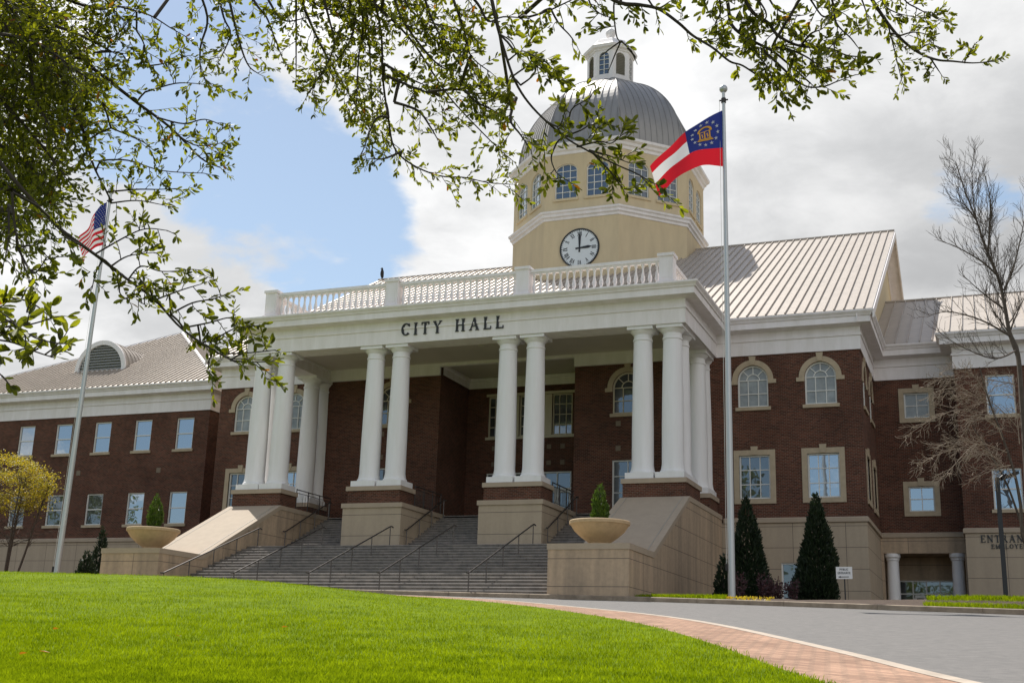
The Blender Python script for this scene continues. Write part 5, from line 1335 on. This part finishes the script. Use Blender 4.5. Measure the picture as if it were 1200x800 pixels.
# nearer sprays at the left edge with larger leaves
for px, d in (([(-60, 330), (-10, 345), (30, 352), (48, 362)], 3.9), ([(-60, 400), (-5, 385), (35, 380), (62, 372)], 3.8), ([(-60, 370), (0, 372), (40, 395), (66, 402)], 3.7), ([(-60, 430), (-20, 425), (2, 440)], 3.7), ([(-40, 395), (10, 400), (42, 412), (60, 418)], 3.9), ([(-60, 350), (-8, 362), (18, 378)], 3.6)):
    branch(px, d, d, .0035, .002, every=.075, tl=(.05, .12), nl=(3, 6), lsz=.056)
for px in ([(14, 225), (18, 270), (28, 310), (35, 330)], [(20, 290), (40, 288), (55, 300)], [(28, 305), (40, 320), (55, 302)], [(10, 240), (10, 280), (4, 310)]):
    branch(px, 6.0, 5.8, .006, .002, every=.07, tl=(.06, .14), nl=(4, 7), lsz=.055)
# hanging sprays along the top
for px, d, ev in (([(225, -30), (243, 20), (235, 55), (236, 85), (248, 100)], 8.6, .09), ([(262, -30), (278, 40), (290, 75), (302, 86)], 8.4, .07), ([(250, -30), (262, 20), (270, 40), (258, 70)], 8.6, .07), ([(280, -30), (300, 5), (312, 20), (320, 40), (330, 66)], 8.6, .10), ([(347, -30), (347, 30), (347, 90)], 8.8, .14), ([(340, -30), (365, 30), (385, 70), (405, 103), (428, 143), (438, 156)], 8.8, .035), ([(370, -30), (385, 20), (390, 60), (360, 112)], 8.4, .04), ([(400, -30), (415, 30), (395, 70), (368, 85)], 8.6, .036), ([(425, -30), (432, 40), (435, 100), (437, 150)], 9.0, .05), ([(410, -30), (425, 20), (420, 70), (418, 120)], 8.6, .04), ([(430, -30), (440, 6), (447, 43), (449, 95), (455, 138), (462, 173), (483, 193), (515, 206), (544, 208), (572, 214), (598, 216)], 8.4, .055), ([(420, -20), (440, 5), (480, 45), (510, 90), (530, 118), (560, 150), (585, 175), (598, 186)], 8.4, .075), ([(455, -30), (470, 20), (500, 62), (520, 80), (540, 84)], 8.0, .04), ([(490, -30), (505, 20), (525, 55), (548, 70), (560, 95)], 8.0, .032), ([(520, -30), (535, 10), (545, 40), (552, 66), (575, 85)], 7.6, .034), ([(455, 90), (478, 100), (500, 108), (515, 112)], 8.0, .05), ([(450, 75), (480, 92), (498, 100)], 8.2, .05), ([(462, 120), (490, 130), (505, 150), (512, 162)], 8.0, .05), ([(455, 138), (440, 140), (424, 180)], 8.2, .07), ([(470, 178), (450, 186), (436, 186)], 8.2, .07), ([(540, 100), (556, 118), (575, 128), (588, 135)], 7.6, .035), ([(530, -30), (560, 5), (572, 25), (590, 20), (620, 22)], 7.6, .05), ([(300, -30), (320, 10), (335, 25), (362, 20)], 8.6, .05), ([(385, -30), (400, 5), (430, 30), (470, 30)], 8.6, .034), ([(460, -30), (480, 10), (500, 25), (530, 32)], 8.2, .034), ([(500, 108), (535, 105), (560, 110), (585, 108)], 7.8, .05), ([(330, -30), (370, 5), (395, 12), (440, 10)], 8.8, .04), ([(605, 115), (598, 140), (610, 158), (622, 176)], 7.0, .06)):
    branch(px, d, d-.2, .010, .003, every=ev*.68, tl=(.07, .22), nl=(5, 10), lsz=.054)
# branch across the dome
branch([(570, -30), (580, 20), (590, 56), (604, 96), (624, 126), (656, 156), (680, 172), (720, 192), (745, 203), (764, 214)], 6.4, 5.9, .008, .0035, every=.28, start=.2, lsz=.06)
for px in ([(659, 161), (680, 153), (691, 147), (708, 144)], [(676, 172), (702, 166), (716, 168), (727, 160)], [(650, 155), (665, 142), (671, 127), (689, 116), (695, 108)], [(652, 168), (646, 185), (652, 202), (664, 211)], [(702, 187), (716, 202), (729, 219), (742, 220)], [(600, 90), (625, 75), (640, 84), (648, 92)], [(610, 100), (625, 88), (632, 70), (645, 78)], [(597, 70), (612, 60), (628, 68)], [(690, 176), (712, 182), (735, 190)], [(665, 160), (690, 165), (700, 150)], [(640, 142), (655, 148), (662, 130)], [(585, 40), (598, 48), (606, 62)]):
    branch(px, 6.15, 6.0, .005, .002, every=.08, tl=(.06, .14), nl=(4, 8), lsz=.062)
# top right
branch([(680, -30), (720, 1), (750, 6), (772, 11), (795, 27), (812, 42), (835, 56), (855, 72), (870, 77), (890, 90), (908, 100), (920, 112)], 7.0, 6.6, .012, .003, every=.075, start=.12, tl=(.06, .16), nl=(4, 8), lsz=.058)
branch([(840, -40), (852, 0), (858, 30), (880, 47), (905, 60), (925, 76), (950, 98)], 6.9, 6.7, .012, .004, every=.035, tl=(.07, .2), nl=(5, 9), lsz=.058)
branch([(860, -30), (880, 12), (900, 27), (912, 42), (937, 54), (972, 57), (992, 65), (1014, 67)], 6.7, 6.5, .012, .003, every=.05, tl=(.06, .18), nl=(5, 9), lsz=.060)
for px, d, ev in (([(892, 57), (917, 80), (930, 92), (947, 102), (967, 101), (980, 96), (1002, 88)], 6.7, .06), ([(960, -30), (975, 0), (980, 27), (997, 45), (1004, 54)], 6.5, .06), ([(890, -30), (905, 5), (925, 18), (942, 18)], 6.8, .05), ([(930, -30), (950, 0), (965, 20), (978, 14)], 6.8, .045), ([(905, 55), (930, 60), (950, 70), (965, 82)], 6.6, .045), ([(870, 30), (885, 60), (900, 80), (905, 95)], 6.8, .045), ([(835, -30), (845, 10), (838, 30), (846, 50)], 6.9, .05), ([(870, -20), (890, 2), (898, 20), (884, 35)], 6.7, .045), ([(940, 52), (950, 40), (962, 35)], 6.6, .05), ([(735, -30), (720, 0), (722, 40), (728, 50)], 7.0, .16), ([(690, -30), (690, 0), (700, 14), (712, 20)], 7.0, .07), ([(620, 20), (645, 12), (690, -10)], 7.2, .06), ([(645, 10), (655, 28), (668, 42), (676, 54)], 7.2, .09), ([(745, -30), (760, 0), (770, 10), (785, 2)], 6.9, .2)):
    branch(px, d, d-.15, .007, .0025, every=ev, tl=(.06, .17), nl=(4, 8), lsz=.058)
for P in ([(728, 48), (714, 58), (703, 67)], [(728, 48), (720, 66), (712, 86)], [(728, 48), (740, 60), (747, 76)], [(735, 56), (744, 66), (745, 68)]):
    wood.tube([at(x, y, 6.95) for x, y in P], [.005, .004, .002], 5)
branch([(1005, -30), (1022, 0), (1040, 27), (1055, 45), (1075, 61), (1097, 70), (1117, 72), (1140, 74), (1164, 72)], 8.2, 8.0, .014, .003, every=.10, start=.1, tl=(.06, .14), nl=(5, 9), lsz=.052)
for px, ev in (([(1040, 27), (1046, 50), (1052, 75), (1057, 96)], .045), ([(1045, -30), (1060, 0), (1075, 10), (1092, 19), (1106, 26)], .035), ([(1010, 0), (1015, 15), (1016, 30)], .05), ([(1055, 42), (1070, 38), (1085, 40)], .06), ([(1030, -20), (1036, 5), (1050, 15), (1070, 20)], .04), ([(1075, 60), (1088, 52), (1100, 55)], .06), ([(1130, 73), (1136, 62), (1141, 54)], .08), ([(1090, 68), (1098, 80), (1102, 86)], .08)):
    branch(px, 8.1, 8.0, .006, .002, every=ev, tl=(.06, .15), nl=(5, 9), lsz=.052)
# the rest of the crown, above and left of the frame
for i in range(520):
    a = rr.uniform(-pi, pi); q = sqrt(rr.random())*5.2; p = Vector((-8.6+q*cos(a), 3.2+q*sin(a), 5.2+rr.uniform(-1.2, 3.4)*(1-q/9)))
    c_ = p.dot(fwd)
    if c_ > .5 and abs(p.dot(R2)/c_) < .50 and abs(p.dot(U2)/c_) < .36: continue
    if c_ > 0 and p.length < 3.0: continue
    twig(p, rv(rr), rr.uniform(.4, .8), 12, .08, w=.006)
    nq = min(MAIN, key=lambda q: (q-p).length)
    if i % 3 == 0 and (nq-p).length < 3 and nq.x < -6 and p.x < -6: wood.tube([nq, nq.lerp(p, .5)+rv(rr, .05), p], [.02, .014, .006], 4, cap=False)
wood.build('trunk', 'bark', OT, smooth=60)
lv.build('crown', 'oak_leaf', OT); old.build('withered_leaves', 'oak_leaf_old', OT)

# ------------------------------------------------------------------ bare tree at the right hand edge
BT = thing('bare_tree', 'leafless pale barked tree with fine twigs at the right edge of the view', 'tree', (2.15, 44.6, 2.6))
rr = random.Random(4); bw = MB(); YT = 44.6
def p2(x, y, dy=0): return atY(x, y, YT+dy)
root = Vector((2.15, YT, 2.4))
bw2 = MB()
def grow(P, r0, r1, depth, dens, ln, spread=.55, upb=.25, sides=5):
    S = spline(P, 4); k = len(S); (bw2 if upb < 0 else bw).tube(S, [r0+(r1-r0)*(i/(k-1))**.8 for i in range(k)], sides, cap=False)
    if depth == 0: return
    L_ = sum((b-a).length for a, b in zip(S, S[1:])); n = max(1, int(L_*dens))
    for i in range(n):
        t = (i+rr.random())/n*.9+.1; f = t*(k-1); j = min(int(f), k-2); p = S[j].lerp(S[j+1], f-j); ax = (S[j+1]-S[j]).normalized()
        d = (ax+ax.cross(rv(rr)).normalized()*rr.uniform(spread*.7, spread*1.6)+Vector((0, 0, upb))).normalized(); l = ln*rr.uniform(.5, 1.2)*(1.15-.6*t)
        q1 = p+d*l*.5+rv(rr, .05*l); q2 = p+d*l+Vector((0, 0, upb*.25*l))+rv(rr, .09*l)
        rr0 = max(.0062, (r0+(r1-r0)*t)*.40); grow([p, q1, q2], rr0, .0042, depth-1, dens*1.45, ln*.52, spread, upb, 4)
stem1 = [root, p2(1212, 640), p2(1199, 490), p2(1193, 416), p2(1183, 389), p2(1177, 356), p2(1169, 323), p2(1155, 290), p2(1144, 257), p2(1131, 224), p2(1120, 190)]
grow(stem1, .125, .016, 0, 0, 0); k0 = stem1[4:]
grow(stem1[3:], .09, .018, 3, 3.6, 1.8, .55, .35)
for P, r0 in (([p2(1158, 295), p2(1160, 260), p2(1160, 230), p2(1150, 192)], .035), ([p2(1169, 323), p2(1150, 306, -.5), p2(1122, 290, -.9), p2(1098, 281, -1.2)], .035), ([p2(1175, 361), p2(1150, 342, -.5), p2(1128, 322, -1)], .03), ([p2(1177, 340), p2(1188, 312, .4), p2(1199, 265, .8), p2(1206, 215, 1)], .035), ([p2(1186, 395), p2(1150, 375, -.6), p2(1110, 365, -1.4), p2(1085, 372, -1.9)], .035), ([p2(1192, 410), p2(1165, 420, -1), p2(1125, 405, -1.6), p2(1095, 385, -2.2)], .03), ([p2(1144, 257), p2(1130, 240, -.2), p2(1113, 232, -.4)], .02), ([p2(1150, 278), p2(1142, 245, .4), p2(1139, 200, .5), p2(1143, 178, .6)], .025), ([p2(1183, 389), p2(1195, 360, .3), p2(1210, 330, .5)], .03)):
    grow(P, r0*1.3, .008, 2, 5.4, .95, .55, .3)
# leaning stems low down with drooping sprays of twigs, coloured as sunlit
s2 = [root+Vector((-.05, 0, .2)), p2(1203, 640, -.2), p2(1196, 590, -.4), p2(1188, 551, -.6), p2(1171, 501, -.9), p2(1157, 463, -1.1), p2(1148, 430, -1.3)]
grow(s2, .085, .02, 0, 0, 0)
s3 = [root+Vector((-.1, .1, .1)), p2(1204, 630, .3), p2(1180, 567, .2), p2(1157, 526, .1), p2(1140, 500, 0)]
grow(s3, .06, .015, 0, 0, 0)
for P in ([p2(1190, 560, -.6), p2(1150, 525, -1.0), p2(1105, 530, -1.5), p2(1075, 545, -1.9)], [p2(1171, 501, -.9), p2(1130, 480, -1.3), p2(1095, 490, -1.8), p2(1060, 512, -2.2)], [p2(1160, 475, -1), p2(1125, 455, -1.5), p2(1090, 460, -2)], [p2(1180, 530, -.8), p2(1145, 520, -1.4), p2(1118, 545, -1.9), p2(1102, 562, -2.2)], [p2(1165, 530, .1), p2(1130, 515, -.3), p2(1098, 522, -.7)], [p2(1157, 463, -1.1), p2(1140, 440, -1.3), p2(1110, 430, -1.6)], [p2(1175, 515, -.9), p2(1160, 490, -1.5), p2(1120, 500, -2.2)], [p2(1185, 545, -.6), p2(1170, 548, -1.2), p2(1140, 560, -1.9)], [p2(1192, 500, 0), p2(1160, 470, -.6), p2(1125, 470, -1.2)], [p2(1190, 450, 0), p2(1160, 445, -.8), p2(1120, 440, -1.6), p2(1090, 450, -2.1)], [p2(1195, 520, 0), p2(1190, 470, .6), p2(1185, 440, 1.0)]):
    grow(P, .020, .005, 2, 8.5, .75, .8, -.08)
bw.build('trunk', 'bark_pale', BT, smooth=70); bw2.build('drooping_twigs', 'twig_sunlit', BT, smooth=70)

# ------------------------------------------------------------------ small tree with young yellow leaves at the left edge
yt = thing('yellow_leaved_tree', 'small multi stemmed tree with yellow young leaves in front of the left wing', 'tree', (-45.9, 50, 2.6))
rr = random.Random(8); wd_ = MB(); lf = MB(); b0 = Vector((-45.9, 50, 2.5))
cx_, cz_ = atY(14, 570, 50).x, atY(14, 566, 50).z
for i, (dx, dy) in enumerate(((-.9, .2), (-.35, -.3), (.15, .25), (.6, -.1), (1.15, .3), (.9, -.5))):
    foot = Vector((cx_+.25+dx*.18, 50+dy*.3, 2.4)); k1 = Vector((cx_+dx*.9, 50+dy, 4.6)); k2 = Vector((cx_+dx*1.25, 50+dy*1.5, 6.6)); k3 = Vector((cx_+dx*1.7, 50+dy*2, cz_))
    S = spline([foot, k1, k2, k3], 5); wd_.tube(S, [.075-.05*j/(len(S)-1) for j in range(len(S))], 6, cap=False)
    for j in range(7, len(S)):
        for q in range(4):
            e = S[j]+Vector((rr.gauss(0, .7), rr.gauss(0, .7), rr.uniform(.2, .9))); wd_.tube([S[j], S[j].lerp(e, .5)+rv(rr, .08), e], [.018, .012, .005], 4, cap=False)
clumps = []
for i in range(120):
    v = rv(rr).normalized()*rr.uniform(.35, 1.0)**.5; p = Vector((cx_+v.x*2.25, 50+v.y*2.0, cz_+v.z*1.65-.1*v.x)); clumps.append(p)
for p in clumps:
    for i in range(75):
        q = p+Vector((rr.gauss(0, .30), rr.gauss(0, .30), rr.gauss(0, .11)))
        leaf_faces(lf, q, rv(rr)+Vector((0, 0, -.2)), Vector((0, 0, 1))+rv(rr, .5), rr.uniform(.07, .13), .055)
wd_.build('trunk', 'bark_brown', yt, smooth=60); lf.build('crown', 'yellow_leaf', yt)

# ------------------------------------------------------------------ tall trees behind the viewer: the lower windows mirror them
rr = random.Random(31)
for i, (x, y, h, r_, l) in enumerate(((-27, -14, 24, 5.5, 'tall leafy tree behind the viewer, mirrored in the windows right of the portico'), (-52, -12, 22, 7, 'broad leafy tree behind the viewer, mirrored in the entrance doors'), (-8, -20, 14, 6, 'lower leafy tree behind the viewer, mirrored in the porch glazing'), (-118, -10, 26, 8, 'tallest leafy tree far left behind the viewer, mirrored in the wing windows'))):
    z0 = G(max(x, -90), y)-.1; t = thing('park_tree', l, 'tree', (x, y, z0), 'park trees behind the viewer')
    mb = MB(); mb.tube([(x, y, z0-.3), (x+.2, y, z0+h*.3), (x, y+.2, z0+h*.75)], [.5, .36, .12], 10)
    for k in range(7):
        a = k*2.4; s0 = z0+h*(.3+.06*k); mb.tube([(x+.1, y, s0), (x+cos(a)*r_*.4, y+sin(a)*r_*.4, s0+h*.08), (x+cos(a)*r_*.75, y+sin(a)*r_*.75, s0+h*.2)], [.2, .13, .04], 6)
    mb.build('trunk', 'bark', t, smooth=60)
    mb = MB(); cl = [Vector((x, y, z0+h*.64))+Vector((v.x*r_, v.y*r_, v.z*h*.34))*rr.uniform(.5, 1) for v in (rv(rr).normalized() for _ in range(46))]
    for c in cl:
        for k in range(60): leaf_faces(mb, c+rv(rr, r_*.16), rv(rr), rv(rr), rr.uniform(.35, .7), .34)
    mb.build('crown', 'oak_leaf', t)
